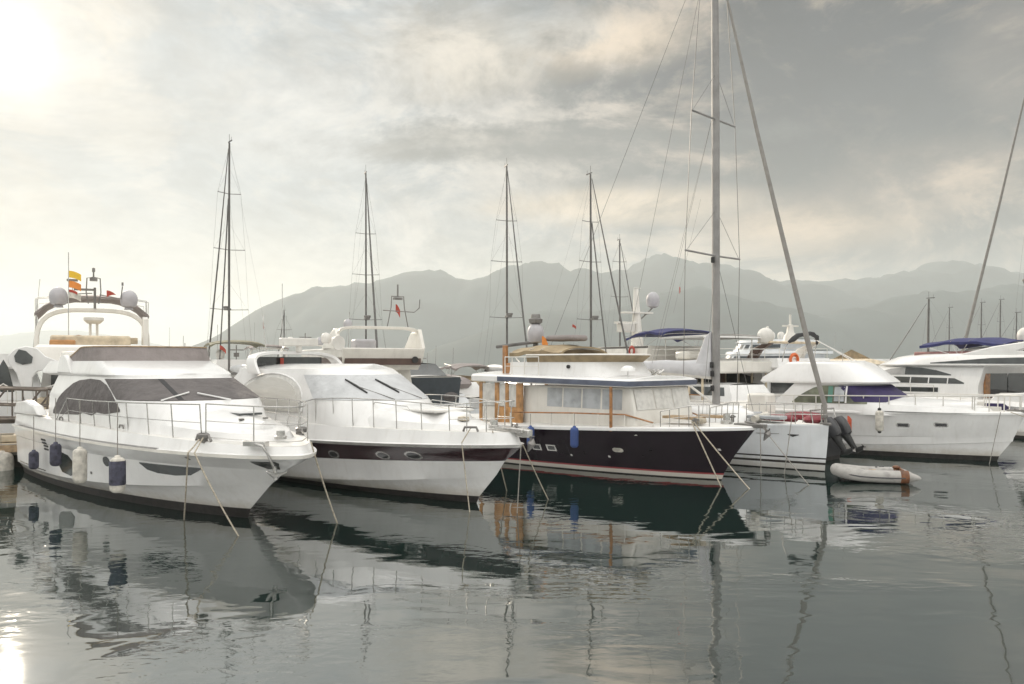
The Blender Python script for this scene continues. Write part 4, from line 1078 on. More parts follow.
    MB().box((.7, 0, 1.74), (.8, .24, .10)).tube([(.5, 0, 1.82), (1.0, 0, 1.66), (1.05, 0, 1.35)], .035, 6).tube([(1.10, 0, 1.52), (1.04, 0, 1.38), (.92, 0, 1.18)], [.02, .10, .015], 8).build('anchor', 'steeld', B, bevel=.01)
    MB().tube([(-.55, .1, 1.72), (-.55, .1, 2.02)], .12, 10).box((-.1, -.2, 1.80), (.5, .2, .14)).build('windlass', 'domew', B)
    return B, H
B5, H5 = right_yacht()
fender('long white fender with black ends below the right yacht railing', B5.w(-3.15, -2.17, 1.75), .78, .135, 'fwhite', .4, None, 'rub')
g5 = 'mooring lines of the right yacht'
rope('mooring line hanging from the bow of the right yacht', B5.w(.25, -.72, 1.72), to_water(989, 464), .02, .012, 'roped', group=g5)
rope('mooring line leaving the picture from the right yacht bow', B5.w(.5, -.5, 1.72), (21.9, 26.2, 0), .08, .014, group=g5)
# ------------------------------------------------------------------ the quay between the two rows
QA = radians(27)
def quay():
    e = Boat('quay', 'low concrete quay between the two rows of boats', 'quay', (-19.5, 24.7), 26)
    MB().box((0, 0, .62), (44, 2.0, .36)).build('deck_slab', 'conc', e, bevel=.03)
    MB().box((0, -1.06, .66), (44, .10, .22)).build('timber_fender', 'teak', e)
    for k in range(-4, 5): MB().box((k*5, 0, .0), (.8, 1.6, .9)).build('pier_block', 'pile', e)
    return e
Q = quay()
e = Boat('quay_ledge', 'pale wooden ledge of the quay beside the stern of the left yacht', 'quay', (-16.35, 25.9), 27)
MB().box((-.6, 0, .95), (3.4, 1.0, .22)).box((-.6, -.1, .72), (3.6, 1.0, .2)).build('planking', 'cream', e, bevel=.03)
MB().box((-.6, .2, .3), (3.2, .8, .7)).build('support', 'pile', e)
def gangway():
    e = Boat('gangway', 'brown metal gangway with braced railings behind the left yacht stern', 'gangway', at(60, 362, 26.5)[:2], 183)
    L = 4.6
    for y in (0, .8):
        s = MB().tube([(0, y, 2.50), (L, y, 2.66)], .055, 6)
        s.tube([(0, y, 1.98), (L, y, 2.1)], .035, 6).tube([(0, y, 1.55), (L, y, 1.6)], .05, 6)
        s.build('railing', 'rail_brown', e)
        for i in range(7):
            x = L*i/6; MB().tube([(x, y, 1.5), (x, y, 2.5+.16*i/6)], .026, 6).build('post', 'rail_brown', e)
        for i in range(3):
            x = L*(i*2)/6+.2; MB().tube([(x, y, 2.5), (x+.75, y, 1.55)], .03, 6).build('brace', 'rail_brown', e)
    MB().box((L/2, .4, 1.48), (L, .9, .10)).build('walkway', 'pile', e)
M['rail_brown'] = mat('brown_galvanised', (.15, .125, .105), .6, metal=.3, var=.15)
gangway()
fender('round grey white buoy at the edge of the picture by the quay', (-16.1, 25.2, .62), 1.0, .36, 'fwhite', .5, None)
for x, lab in ((14.0, 'small white power pedestal on the quay behind the navy trawler'),):
    e = Boat('power_pedestal', lab, 'pedestal', Q.w(x, .4, 0)[:2], 27)
    MB().box((0, 0, 1.25), (.26, .22, .95)).build('post', 'gel2', e, bevel=.03); MB().lathe([(.10, 0), (.15, .03), (.12, .14), (.001, .18)], (0, 0, 1.72), 12).build('cap', 'domew', e)

def bow_from_stern(pos, L, deg):
    a = radians(deg); return (pos[0]+L*cos(a), pos[1]+L*sin(a))
def gen_hull(B, L, hw, z0, z1, over, mats=('boot', 'gel'), top='gel'):
    H = Hull([(-.05*L, .4*hw, 1.5, 1, -.4, -.35, 1), (0, .86*hw, 2.2, .92, 0, 0, 1), (.02, .88*hw, 2.3, .9, .14, .16, 1),
              (over*.4, .94*hw, 2.6, .84, .32, .7, 2.4), (over*.75, .97*hw, 3, .74, z0*.72, z1*.74, 1.2),
              (over, hw, 3.4, .68, z0-.2, z1-.18, 1.2), (over*1.02, hw+.05, 3.4, .68, z0-.18, z1-.16, 1.2), (over, hw, 3.4, .68, z0-.12, z1-.10, 1.2), (over*.96, hw*.97, 3.4, .68, z0, z1, 1.2)], -L, .9, .1)
    H.build(B, mats, [0, 0, 1, 1, 1, 1, 1, 1], n=28); H.deck(B, 'deck', n=20)
    return H

# ---- far side, left: tall white yacht seen from astern
def astern_yacht():
    B = Boat('flybridge_yacht', 'cream flybridge yacht seen from astern with two grey satellite domes and signal flags', 'yacht', bow_from_stern((-15.6, 29.9), 15, 118), 118)
    H = gen_hull(B, 15, 2.3, 1.5, 2.1, 1.6)
    Cb = House([(-12.2, -3.6, 2.5, 1.9, 2.2, 1.5, 0), (-12.2, -4.4, 2.2, 1.85, 2.3, 2.5, 0), (-12.2, -5.4, 2, 1.75, 2.3, 3.3, 0)])
    Cb.build(B, 'cabin', 'gel', camber=.03)
    Cb.side(B, 'side_window', 'window', [(-11.6, 2.9), (-6.5, 3.0)], [(-11.6, 2.3), (-5.6, 2.4)], 1)
    Cb.side(B, 'side_window', 'window', [(-11.6, 2.9), (-6.5, 3.0)], [(-11.6, 2.3), (-5.6, 2.4)], -1)
    MB().box((-12.23, .2, 2.45), (.06, 2.6, 1.5)).build('saloon_door', 'window', B, bevel=.02)
    Fl = House([(-14.6, -5.2, 2.2, 1.95, 2.4, 3.30, 0), (-14.7, -5.1, 2.2, 2.05, 2.4, 3.42, 0), (-14.5, -5.4, 2.0, 1.95, 2.4, 3.95, .0), (-14.3, -5.8, 2.0, 1.85, 2.4, 4.05, .0)])
    Fl.build(B, 'flybridge', 'gel2', camber=.0)
    # quarter wing with its dark vent, curved legs under the overhang
    def yz(poly, x0, x1, name, m, par=B, bev=.03):
        n = len(poly); vs = [(x0, y, z) for y, z in poly]+[(x1, y, z) for y, z in poly]
        fs = [list(range(n)), list(range(n, 2*n))[::-1]]+[[i, (i+1) % n, n+(i+1) % n, n+i] for i in range(n)]
        return MB().add(vs, fs).build(name, m, par, ang=30, bevel=bev)
    w = yz([(2.75, 3.38), (2.78, 3.62), (2.55, 3.88), (2.2, 3.98), (1.85, 3.90), (1.6, 3.62), (1.15, 3.42), (.7, 3.26), (.75, 3.14), (1.4, 3.14), (1.85, 3.06), (2.0, 2.85), (2.02, 2.5), (1.95, 2.0), (2.22, 1.95), (2.36, 2.5), (2.5, 3.0)], -14.95, -14.4, 'quarter_wing', 'gel')
    yz([(2.56, 3.62), (2.42, 3.86), (2.2, 3.80), (1.98, 3.58), (2.02, 3.36), (2.3, 3.30), (2.52, 3.40)], -14.985, -14.95, 'vent', 'window', w, .0)
    yz([(-1.95, 2.0), (-1.7, 2.0), (-1.75, 2.9), (-1.2, 3.3), (-1.95, 3.3)], -14.9, -14.5, 'quarter_wing', 'gel')
    yz([(2.6, 2.3), (3.05, 2.3), (3.2, 3.0), (2.95, 3.5), (2.8, 3.2)], -14.2, -14.1, 'side_screen', 'window')
    for s in (-1, 1): MB().box((-13.6, s*1.7, 1.75), (1.6, .4, .6)).build('cockpit_seat', 'cream', B, bevel=.05)
    MB().prism([(-14.3, 1.9), (-12.3, 1.9), (-12.3, 3.28), (-13.8, 3.28)], 2.28, 2.32).build('tinted_door', 'window', B)
    for y0, y1 in ((2.5, 3.3), (.4, 1.9)):
        st = MB().tube([(-14.9, y0, 2.35), (-14.9, lerp(y0, y1, .5), 2.62), (-14.9, y1, 2.35)], .025, 6)
        for k in range(4): st.tube([(-14.9, lerp(y0, y1, k/3), 1.55), (-14.9, lerp(y0, y1, k/3), 2.35+.27*(1-abs(2*k/3-1)))], .018, 5)
        st.build('stern_rail', 'domew', B)
    MB().tube([(-14.9, -.7, 3.3), (-14.9, -.7, 3.45), (-14.9, -1.6, 3.38), (-14.9, -1.75, 3.0)], .035, 6).build('passerelle_bracket', 'gel2', B)
    # wooden flybridge furniture
    MB().box((-10.5, .1, 4.25), (3.2, 2.9, .45)).build('fly_settee', 'cream', B, bevel=.08)
    MB().box((-8.2, -.2, 4.36), (.5, 3.2, .28)).build('fly_bar', 'cream', B, bevel=.03)
    MB().lathe([(.24, -.04), (.30, 0), (.24, .04), (.18, 0), (.24, -.04)], (-12.0, .55, 4.2), 16, axis='x').build('life_ring', 'wood', B)
    MB().box((-12.5, 1.1, 4.15), (.5, .9, .25)).build('cushion', 'orange_dim', B, bevel=.06)
    A = arch(B, -9.8, 2.2, 3.95, 5.72, 'gel2', -.2, .5, .16, sw=.6)
    MB().prism([(-10.3, 3.95), (-9.2, 3.95), (-9.5, 5.0), (-9.8, 5.4), (-10.2, 5.3)], -2.14, -1.9).build('arch_foot', 'gel2', B, bevel=.04)
    dome(B, (-9.7, 1.32, 6.18), .36, 'dome', .40, stalk=.1); dome(B, (-9.7, -1.38, 6.16), .36, 'dome', .40, stalk=.1)
    r = MB().lathe([(.001, -.14), (.24, -.13), (.38, .0), (.38, .12), (.001, .14)], (-10.6, 0, 5.15), 16)
    for y in (-.13, .13): r.tube([(-10.6, y, 5.05), (-10.6, y, 3.9)], .05, 8)
    r.build('radar_scanner', 'domew', B)
    m = MB().tube([(-9.9, -.05, 5.7), (-9.9, -.05, 6.6)], .05, 8)
    for y in (-.28, .28): m.tube([(-9.9, y*.7, 5.9), (-9.9, y, 6.4), (-9.9, y*.9, 7.0), (-9.9, 0, 7.05)], .025, 6)
    m.tube([(-9.9, 0, 7.0), (-9.9, 0, 7.45)], .03, 6).box((-9.9, 0, 7.35), (.12, .12, .16)).box((-9.9, 0, 6.95), (.2, .3, .14))
    m.tube([(-9.9, .05, 6.35), (-9.9, .8, 6.3), (-9.9, .8, 6.85)], .025, 6).box((-9.9, .8, 6.88), (.3, .42, .08)).box((-9.9, .35, 6.5), (.1, .8, .09))
    m.tube([(-9.9, -.25, 6.3), (-9.9, -1.05, 6.15), (-9.9, -1.12, 6.7)], .025, 6).box((-9.9, -1.12, 6.8), (.08, .08, .14))
    m = m.build('instrument_mast', 'steeld', B)
    flag(m, (-9.95, -.5, 6.5), .36, .3, 'flagr', yaw=radians(-95), tri=True, droop=.5)
    st = MB().tube([(-11.2, .92, 4.0), (-11.2, .92, 7.9)], .018, 6).build('flag_staff', 'steel', B)
    for z, mm in ((7.15, 'flagy'), (6.74, 'flago'), (6.32, 'fwhite')):
        flag(st, (-11.2, .90, z), .44, .28, mm, yaw=radians(-94), droop=.35)
    flag(st, (-11.21, .90, 6.38), .30, .11, 'flagr', yaw=radians(-94), droop=.35)
    MB().tube([(-8.5, 2.3, 4.0), (-8.5, 2.05, 7.0)], .012, 5).build('whip_aerial', 'steel', B)
    bimini(B, -8.9, -5.6, 2.25, 6.3, 'taupe', 4.0, rise=.16, drop=.75)
M['orange_dim'] = mat('ochre_cushion', (.42, .22, .09), .8, var=.12)
astern_yacht()

# ---- far side: brown banded flybridge behind the express cruiser
def banded_yacht():
    B = Boat('flybridge_yacht', 'cream flybridge yacht with brown band and swept hoop arch behind the express cruiser', 'yacht', bow_from_stern((-5.6, 35.2), 14, 118), 118)
    gen_hull(B, 14, 2.2, 1.5, 2.0, 1.5, ('boot', 'gel2'))
    Cb = House([(-12.6, -3.5, 2.4, 1.85, 2.3, 1.5, 0), (-12.6, -4.2, 2.2, 1.8, 2.3, 2.4, 0), (-12.6, -5, 2, 1.7, 2.3, 3.05, 0)])
    Cb.build(B, 'cabin', 'gel2', camber=.02)
    for s in (-1, 1): Cb.side(B, 'side_window', 'window', [(-11.9, 2.85), (-6, 2.9)], [(-11.9, 2.2), (-5.2, 2.3)], s)
    Fl = House([(-13.6, -5.0, 2.2, 1.72, 2.4, 3.05, 0), (-13.7, -4.8, 2.2, 1.78, 2.4, 3.25, 0), (-13.9, -4.8, 2.2, 1.86, 2.4, 3.62, 0), (-14.0, -4.9, 2.1, 1.90, 2.4, 3.98, 0), (-13.9, -5.0, 2.0, 1.84, 2.4, 4.02, 0)])
    Fl.build(B, 'flybridge', 'gel2', camber=.0)
    Fl.band(B, 'brown_band', 'brown', .02, 3.98, 1.05, 1.95, nu=30)
    MB().box((-13.83, 0, 3.44), (.08, 3.5, .34)).build('brown_band', 'brown', B)
    MB().lathe([(.001, -.02), (.15, -.02), (.15, .02), (.001, .02)], (-13.93, -1.45, 3.5), 14, axis='x').build('round_vent', 'rub', B)
    arch(B, -12.6, 1.95, 3.95, 5.0, 'gel2', .6, .42, .13, sw=.32)
    MB().prism([(-13.9, 4.0), (-11.5, 4.0), (-12.4, 4.75), (-13.4, 4.9)], -1.98, -1.80).build('arch_side', 'gel2', B, bevel=.04)
    MB().prism([(-13.9, 4.0), (-10.8, 4.0), (-11.5, 4.45), (-13.0, 4.9)], 1.80, 1.98).build('arch_side', 'gel2', B, bevel=.04)
    dome(B, (-12.6, 1.25, 5.1), .2, 'dome')
    m = MB()
    for y in (-.32, .32): m.tube([(-12.9, -1.0+y*1.6, 4.95), (-12.9, -1.0+y, 5.9), (-12.9, -1.0+y*.9, 6.4)], .024, 6)
    m.tube([(-12.9, -.7, 6.4), (-12.9, -1.3, 6.4)], .024, 6).box((-12.9, -1.0, 6.3), (.2, .4, .1)).tube([(-12.9, -1, 6.4), (-12.9, -1, 6.95)], .04, 6)
    m.tube([(-12.9, -.3, 5.75), (-12.9, -1.8, 5.7), (-12.9, -2.05, 5.9), (-12.9, -2.08, 6.3)], .024, 6)
    m = m.build('instrument_mast', 'steeld', B)
    flag(m, (-12.9, -.9, 6.05), .2, .36, 'flagr', yaw=radians(-95), droop=1.4)
    MB().tube([(-11.5, .9, 4.0), (-11.5, .85, 5.7)], .012, 5).build('whip_aerial', 'steel', B)
    MB().box((-11.9, .3, 4.15), (.8, 1.0, .6)).build('helm_seat', 'dome', B, bevel=.1)
M['brown'] = mat('brown_gelcoat', (.085, .05, .04), .35, var=.08)
banded_yacht()

# ---- dark blue hull beyond
def dark_boat():
    B = Boat('motor_yacht', 'motor boat with charcoal topsides and pale raked cabin beyond the express cruiser bow', 'boat', bow_from_stern((-4.3, 41.5), 11, 118), 118)
    gen_hull(B, 11, 1.9, 2.6, 2.75, 1.2, ('boot', 'slate_dark'))
    MB().box((-11.12, 0, 2.60), (.16, 3.5, .10)).build('stern_cap', 'domew', B, bevel=.03)
    Cb = House([(-10.0, -3, 2.2, 1.5, 2.2, 2.6, 0), (-9.7, -3.6, 2.1, 1.42, 2.2, 2.8, 0), (-9.2, -5, 1.8, 1.1, 2.3, 3.3, 0)])
    Cb.build(B, 'cabin', 'window', camber=.05)
    for y in (-1.3, 1.3): MB().tube([(-10.9, y, 2.6), (-10.9, y, 3.2), (-10.0, y, 3.3)], .025, 6).build('deck_rail', 'steel', B)
M['slate_dark'] = mat('charcoal_topsides', (.045, .055, .065), .3, var=.08)
dark_boat()

M['sage'] = mat('sage_canvas', (.20, .19, .13), .8, var=.1)
# ---- pair of white boats and covered gear behind the trawler's cockpit
def small_boat(label, pos, L, deg, hw=1.5, zs=1.2, zr=2.5, m='gel', cover=None, bim=None, fly=False, dm=0, group=None, arc=False, aer=True):
    B = Boat('motor_boat', label, 'boat', bow_from_stern(pos, L, deg), deg, group)
    gen_hull(B, L, hw, zs, zs*1.25, L*.1, ('boot', m))
    Cb = House([(-.85*L, -.2*L, .25*L, hw*.85, 2.2, zs, 0), (-.84*L, -.28*L, .22*L, hw*.82, 2.2, lerp(zs, zr, .5), 0), (-.80*L, -.36*L, .18*L, hw*.7, 2.3, zr, 0)])
    Cb.build(B, 'cabin', m, camber=.08, nf=8, ns=6)
    Cb.band(B, 'window_band', 'window', .15, 3.85, .95, 1.75, nu=26)
    top = zr
    if fly:
        F = House([(-.88*L, -.4*L, .2*L, hw*.78, 2.3, zr, 0), (-.9*L, -.38*L, .2*L, hw*.82, 2.3, zr+.1, 0), (-.9*L, -.42*L, .18*L, hw*.74, 2.3, zr+.65, 0)])
        F.build(B, 'flybridge', m, camber=.0, nf=8, ns=6); top = zr+.65
    if cover: MB().ell((-.55*L, 0, zr-.1), (.34*L, hw*.8, .55), 16, 8).build('canvas_cover', cover, B)
    if bim: bimini(B, -.8*L, -.5*L, hw*.85, top+1.1, bim, top, rise=.15)
    if arc: arch(B, -.72*L, hw*.85, top, top+.9, 'gel2', .3, .35, .1, sw=.4); top += .85
    for k in range(dm): dome(B, (-.72*L, (-1)**k*hw*.5, top+.32), .26, 'dome' if k else 'domew', .3, stalk=.1)
    if dm: MB().tube([(-.72*L, 0, top), (-.72*L, 0, top+.9)], .03, 6).box((-.72*L, 0, top+.6), (.08, .9, .06)).box((-.72*L, 0, top+.3), (.2, .3, .25)).build('instrument_mast', 'steeld', B)
    if aer: MB().tube([(-.6*L, hw*.5, top), (-.62*L, hw*.5, top+2.2)], .012, 4).build('whip_aerial', 'steel', B)
    return B
def px_pos(px, D): return ((px-CX)/FPX*D, D)
small_boat('small white yacht with two domes just right of the cream yacht arch', px_pos(190, 62), 13, 118, 2.1, 1.6, 3.4, fly=True, dm=2)
b = small_boat('white yacht with sage bimini beneath the leftmost tall mast', px_pos(245, 47), 11, 118, 1.9, 1.5, 2.9, fly=True, bim='sage', dm=1)
flag(b.o, (-9.5, 1.2, 4.4), .35, .25, 'flagr', yaw=radians(-100), droop=.8)
small_boat('white yacht with twin domes on an arch, left of the brown banded one', px_pos(318, 55), 13, 118, 2.1, 1.6, 3.1, fly=True, dm=2, arc=True)
small_boat('low cream boat half hidden behind the left yacht bow', px_pos(222, 37), 10, 124, 1.8, 1.4, 2.5, m='gel2', cover='cream')
small_boat('low white boat under a taupe cover left of the trawler cockpit', px_pos(472, 46), 9, 118, 1.6, 1.3, 2.2, cover='taupe')
small_boat('small white boat with a tall aerial in the gap before the trawler', px_pos(432, 57), 8, 118, 1.4, 1.2, 2.4, fly=True, dm=1)
small_boat('low grey covered boat nearest the trawler tender in the gap', px_pos(459, 41), 7, 118, 1.3, 1.0, 1.7, m='cool', cover='cover')
small_boat('white boat with taupe bimini above the express cruiser roof', px_pos(275, 64), 10, 118, 1.8, 1.5, 3.0, fly=True, bim='taupe', arc=True)
small_boat('open boat with pale canvas cover farther left of the trawler', px_pos(446, 52), 9, 118, 1.6, 1.3, 2.3, cover='cover2')
small_boat('low boat under a tan cover just left of the trawler mast dome', px_pos(488, 48), 9, 118, 1.5, 1.2, 2.1, m='gel2', cover='tan', bim='taupe')
small_boat('distant white flybridge boat with ring shaped hardtop right of the folded bimini', px_pos(893, 62), 12, 118, 2.0, 1.6, 3.0, fly=True)
small_boat('white yacht far behind the canopy of the trawler flybridge', px_pos(590, 58), 13, 118, 2.0, 1.6, 3.3, fly=True, dm=1, bim=None)
small_boat('white motor yacht astern at the left edge of the picture', px_pos(-8, 33), 12, 118, 2.0, 1.6, 3.1, fly=True)
small_boat('white boat with orange cushions low behind the furled sloop mast', px_pos(775, 37), 9, 118, 1.6, 1.3, 2.3, cover=None)

# ---- tan peaked awning beyond the right yacht
B = Boat('canopy_boat', 'boat with a tan peaked awning rising above the right yacht flybridge', 'boat', bow_from_stern(px_pos(884, 52), 10, 118), 118)
gen_hull(B, 10, 1.8, 1.5, 1.8, 1.0)
MB().add([(-9.5, -1.9, 3.25), (-9.5, 1.9, 3.25), (-5.5, 1.9, 3.25), (-5.5, -1.9, 3.25), (-7.5, 0, 4.25), (-9.0, 0, 3.62), (-6, 0, 3.62)], [(0, 1, 5), (1, 2, 6, 4, 5), (2, 3, 6), (3, 0, 5, 4, 6)]).build('awning', 'cream', B, ang=20)
MB().box((-7.5, 0, 2.5), (3.4, 3.2, 2.0)).build('cabin', 'gel2', B, bevel=.1)
for x in (-9.4, -5.6):
    for y in (-1.8, 1.8): MB().tube([(x, y, 1.5), (x, y, 3.3)], .04, 6).build('awning_pole', 'steel', B)

# ---- big motor yacht behind the boom, blue bimini on top
M['darkwood'] = mat('dark_varnish', (.12, .058, .028), .4, coat=.2, var=.25, scale=6)
def big_yacht():
    B = Boat('motor_yacht', 'large cream motor yacht with blue bimini, radar mast and brown open deck behind the boom', 'yacht', bow_from_stern((11.5, 39.5), 17, 117), 117)
    gen_hull(B, 17, 2.35, 1.25, 2.5, 1.8, ('boot', 'gel2'))
    Cb = House([(-13.2, -4, 2.6, 2.2, 2.3, 1.25, 0), (-13.2, -4.6, 2.4, 2.15, 2.3, 2.3, 0), (-13.2, -5.2, 2.2, 2.1, 2.3, 2.86, 0)])
    Cb.build(B, 'saloon', 'cream', camber=.02)
    for s in (-1, 1):
        for k in range(4): Cb.side(B, 'side_window', 'window', [(-12.6+1.7*k, 2.65), (-11.3+1.7*k, 2.65)], [(-12.6+1.7*k, 1.85), (-11.3+1.7*k, 1.85)], s, nx=4)
    MB().box((-13.25, .9, 2.05), (.06, 1.3, 1.3)).build('saloon_door', 'brown', B); MB().box((-13.25, -.9, 2.05), (.06, 1.3, 1.3)).build('saloon_door', 'window', B)
    F = House([(-16.6, -5, 2.4, 2.2, 2.4, 2.84, 0), (-16.7, -4.9, 2.4, 2.28, 2.4, 2.92, 0), (-16.7, -4.9, 2.4, 2.28, 2.4, 3.42, 0), (-16.5, -5.2, 2.2, 2.12, 2.4, 3.48, 0)])
    F.build(B, 'upper_deck', 'gel2', camber=.0)
    G = House([(-11.8, -5.3, 2.2, 2.1, 2.4, 3.46, 0), (-11.8, -5.4, 2.2, 2.05, 2.4, 4.02, 0), (-11.8, -5.6, 2.1, 2.0, 2.4, 4.28, 0)])
    G.build(B, 'bulwark', 'gel2', camber=.0)
    G.band(B, 'dark_cap', 'rub', .0, 4.0, 1.55, 1.95, nu=30)
    for s in (-1, 1):
        for k in range(4):
            MB().tube([(-16.3+1.0*k, s*2.08, 1.25), (-16.3+1.0*k, s*2.08, 2.86)], .06, 8).build('deck_pillar', 'cream', B)
        MB().box((-15.0, s*2.12, 1.38), (3.4, .12, .3)).build('aft_bulwark', 'gel2', B, bevel=.03)
    for x, y, a in ((-15.6, 1.1, .3), (-15.4, -.2, -.2), (-15.7, -1.3, .1), (-14.4, .9, 2.8), (-14.3, -.7, 3.2)):
        c = MB().box((x, y, 1.72), (.5, .5, .06), yaw=a).box((x-.24*cos(a), y-.24*sin(a), 2.03), (.05, .48, .56), yaw=a)
        for dx, dy in ((-.2, -.2), (.2, -.2), (.2, .2), (-.2, .2)): c.tube([(x+dx, y+dy, 1.3), (x+dx, y+dy, 1.72)], .02, 5)
        c.build('deck_chair', 'darkwood', B)
    MB().box((-15.0, .1, 2.0), (1.1, 1.7, .05)).tube([(-15, .1, 1.3), (-15, .1, 2.0)], .07, 8).build('deck_table', 'darkwood', B)
    for k, (y, w) in enumerate(((1.75, .5), (-1.7, .6), (.1, .35))):
        MB().box((-13.32, y, 2.1), (.05, w, 1.36)).build('door_panel', 'darkwood', B)
    for s in (-1, 1):
        MB().prism([(-16.4, 1.75), (-13.4, 1.75), (-13.4, 1.8), (-16.4, 1.8)], s*2.16, s*2.20).build('hand_rail', 'wood', B)
    MB().box((-14.8, 0, 1.28), (3.6, 4.2, .06)).build('teak_deck', 'teak', B)
    bimini(B, -12.9, -9.4, 1.9, 5.02, 'blue', 4.2, rise=.24, tilt=-.25)
    m = MB().tube([(-8.3, .2, 3.9), (-8.3, .2, 5.2), (-8.2, .2, 7.7)], [.42, .30, .14], 10).box((-8.3, .2, 6.3), (.5, 2.0, .10)).box((-8.3, .9, 5.7), (.4, 1.6, .12)).build('radar_mast', 'gel2', B)
    MB().box((-8.3, 1.0, 5.4), (.6, .9, .5)).box((-8.3, .2, 7.75), (.1, .5, .05)).build('radar_scanner', 'domew', m, bevel=.05)
    MB().tube([(-8.3, .1, 5.8), (-8.3, -.9, 6.6)], .04, 6).build('dome_bracket', 'steeld', m)
    dome(m, (-8.3, -.95, 7.1), .40, 'dome', .48, stalk=.05)
    MB().lathe([(.22, -.07), (.32, 0), (.22, .07), (.14, 0), (.22, -.07)], (-10.6, 2.22, 4.0), 16, axis='y').build('life_ring', 'flagr', B)
    rail(B, [(-16.3, -2.0, 3.46), (-16.4, 0, 3.46), (-16.3, 2.0, 3.46), (-14.5, 2.2, 3.46), (-12.5, 2.2, 3.46)], .6, r=.02, m='domew')
    H_ = House([(-16.2, -12.4, .5, 1.9, 4, 4.62, 0), (-16.2, -12.4, .5, 1.95, 4, 4.70, 0)])
    H_.build(B, 'hardtop', 'gel', camber=.12)
    for x in (-15.8, -12.8):
        for y in (-1.6, 1.6): MB().tube([(x, y, 3.4), (x, y, 4.65)], .03, 6).build('hardtop_post', 'domew', B)
    MB().box((-14.2, .9, 3.75), (1.1, 1.6, .45)).build('deck_locker', 'gel2', B, bevel=.12)
big_yacht()

# ---- white yacht with dark-legged arch and orange life ring
def arch_yacht():
    B = Boat('motor_yacht', 'white motor yacht with dome on a dark raked arch and orange life ring', 'yacht', bow_from_stern((15.1, 41.2), 13, 117), 117)
    gen_hull(B, 13, 1.95, 1.6, 2.2, 1.4)
    Cb = House([(-12.0, -3.4, 2.4, 1.9, 2.3, 1.6, 0), (-12.0, -4.2, 2.2, 1.85, 2.3, 2.3, 0), (-11.6, -5.2, 2.0, 1.7, 2.3, 3.05, 0)])
    Cb.build(B, 'cabin', 'gel', camber=.02)
    for s in (-1, 1): Cb.side(B, 'side_window', 'window', [(-11.2, 2.6), (-10, 2.85), (-8, 2.9), (-5.2, 2.75)], [(-11.2, 2.2), (-4.8, 2.3)], s)
    MB().box((-12.05, 0, 2.35), (.06, 2.8, 1.1)).build('saloon_door', 'window', B)
    F = House([(-13.0, -5, 2.2, 1.85, 2.4, 3.05, 0), (-13.1, -4.9, 2.2, 1.95, 2.4, 3.12, 0), (-12.9, -5.2, 2.0, 1.85, 2.4, 3.6, 0)])
    F.build(B, 'flybridge', 'gel', camber=.0)
    MB().prism([(-11.2, 3.5), (-10.5, 3.5), (-11.0, 4.1), (-11.9, 4.40), (-12.4, 4.38), (-11.6, 4.0)], 1.5, 1.75).build('arch_leg', 'brown', B, bevel=.03)
    MB().prism([(-11.2, 3.5), (-10.5, 3.5), (-11.0, 4.1), (-11.9, 4.40), (-12.4, 4.38), (-11.6, 4.0)], -1.75, -1.5).build('arch_leg', 'domew', B, bevel=.03)
    MB().box((-12.0, .1, 4.42), (1.0, 3.5, .10)).build('arch_top', 'cream', B, bevel=.04)
    dome(B, (-12.0, 1.75, 4.75), .42, 'domew', .42, stalk=.05)
    m = MB().lathe([(.4, 0), (.34, .3), (.2, .5), (.14, .9), (.001, .95)], (-11.9, -.1, 4.46), 12).tube([(-11.9, -.1, 5.3), (-11.9, -.1, 5.9)], .06, 6).box((-11.9, -.1, 5.3), (.1, 1.1, .08)).build('instrument_mast', 'domew', B)
    MB().lathe([(.26, -.08), (.36, 0), (.26, .08), (.16, 0), (.26, -.08)], (-12.98, .75, 3.52), 16, axis='x').build('life_ring', 'orange', B)
    rail(B, [(-12.9, -1.7, 3.6), (-12.95, 0, 3.6), (-12.9, 1.7, 3.6), (-10.9, 1.75, 3.6)], .5, r=.018, m='domew')
arch_yacht()

# ---- superyacht in grey layers, far behind
B = Boat('superyacht', 'distant tiered superyacht in blue grey layers behind the furled genoa', 'yacht', bow_from_stern(px_pos(838, 84), 24, 122), 122)
gen_hull(B, 24, 3.2, 2.0, 3.2, 3)
zz = 2.0
for i, (a, b_) in enumerate(((-22, -7), (-20.5, -8.5), (-18.5, -10))):
    D_ = House([(a, b_, 5, 2.9-.3*i, 2.3, zz, 0), (a, b_-.8, 4.6, 2.8-.3*i, 2.3, zz+.95, 0), (a-1, b_-.6, 4.6, 3.0-.3*i, 2.3, zz+1.0, 0), (a-1, b_-.8, 4.6, 2.9-.3*i, 2.3, zz+1.3, 0)])
    D_.build(B, 'deck_tier', 'cool', nf=8, ns=4); D_.band(B, 'window_band', 'slate_dark', .02, 3.98, .25, .8, nu=24); zz += 1.3
dome(B, (-16, .8, zz+.5), .4, 'domew'); dome(B, (-16, -.8, zz+.5), .4, 'domew')
MB().tube([(-14.5, 0, zz), (-14.8, 0, zz+1.6)], [.4, .1], 8).build('radar_mast', 'domew', B)

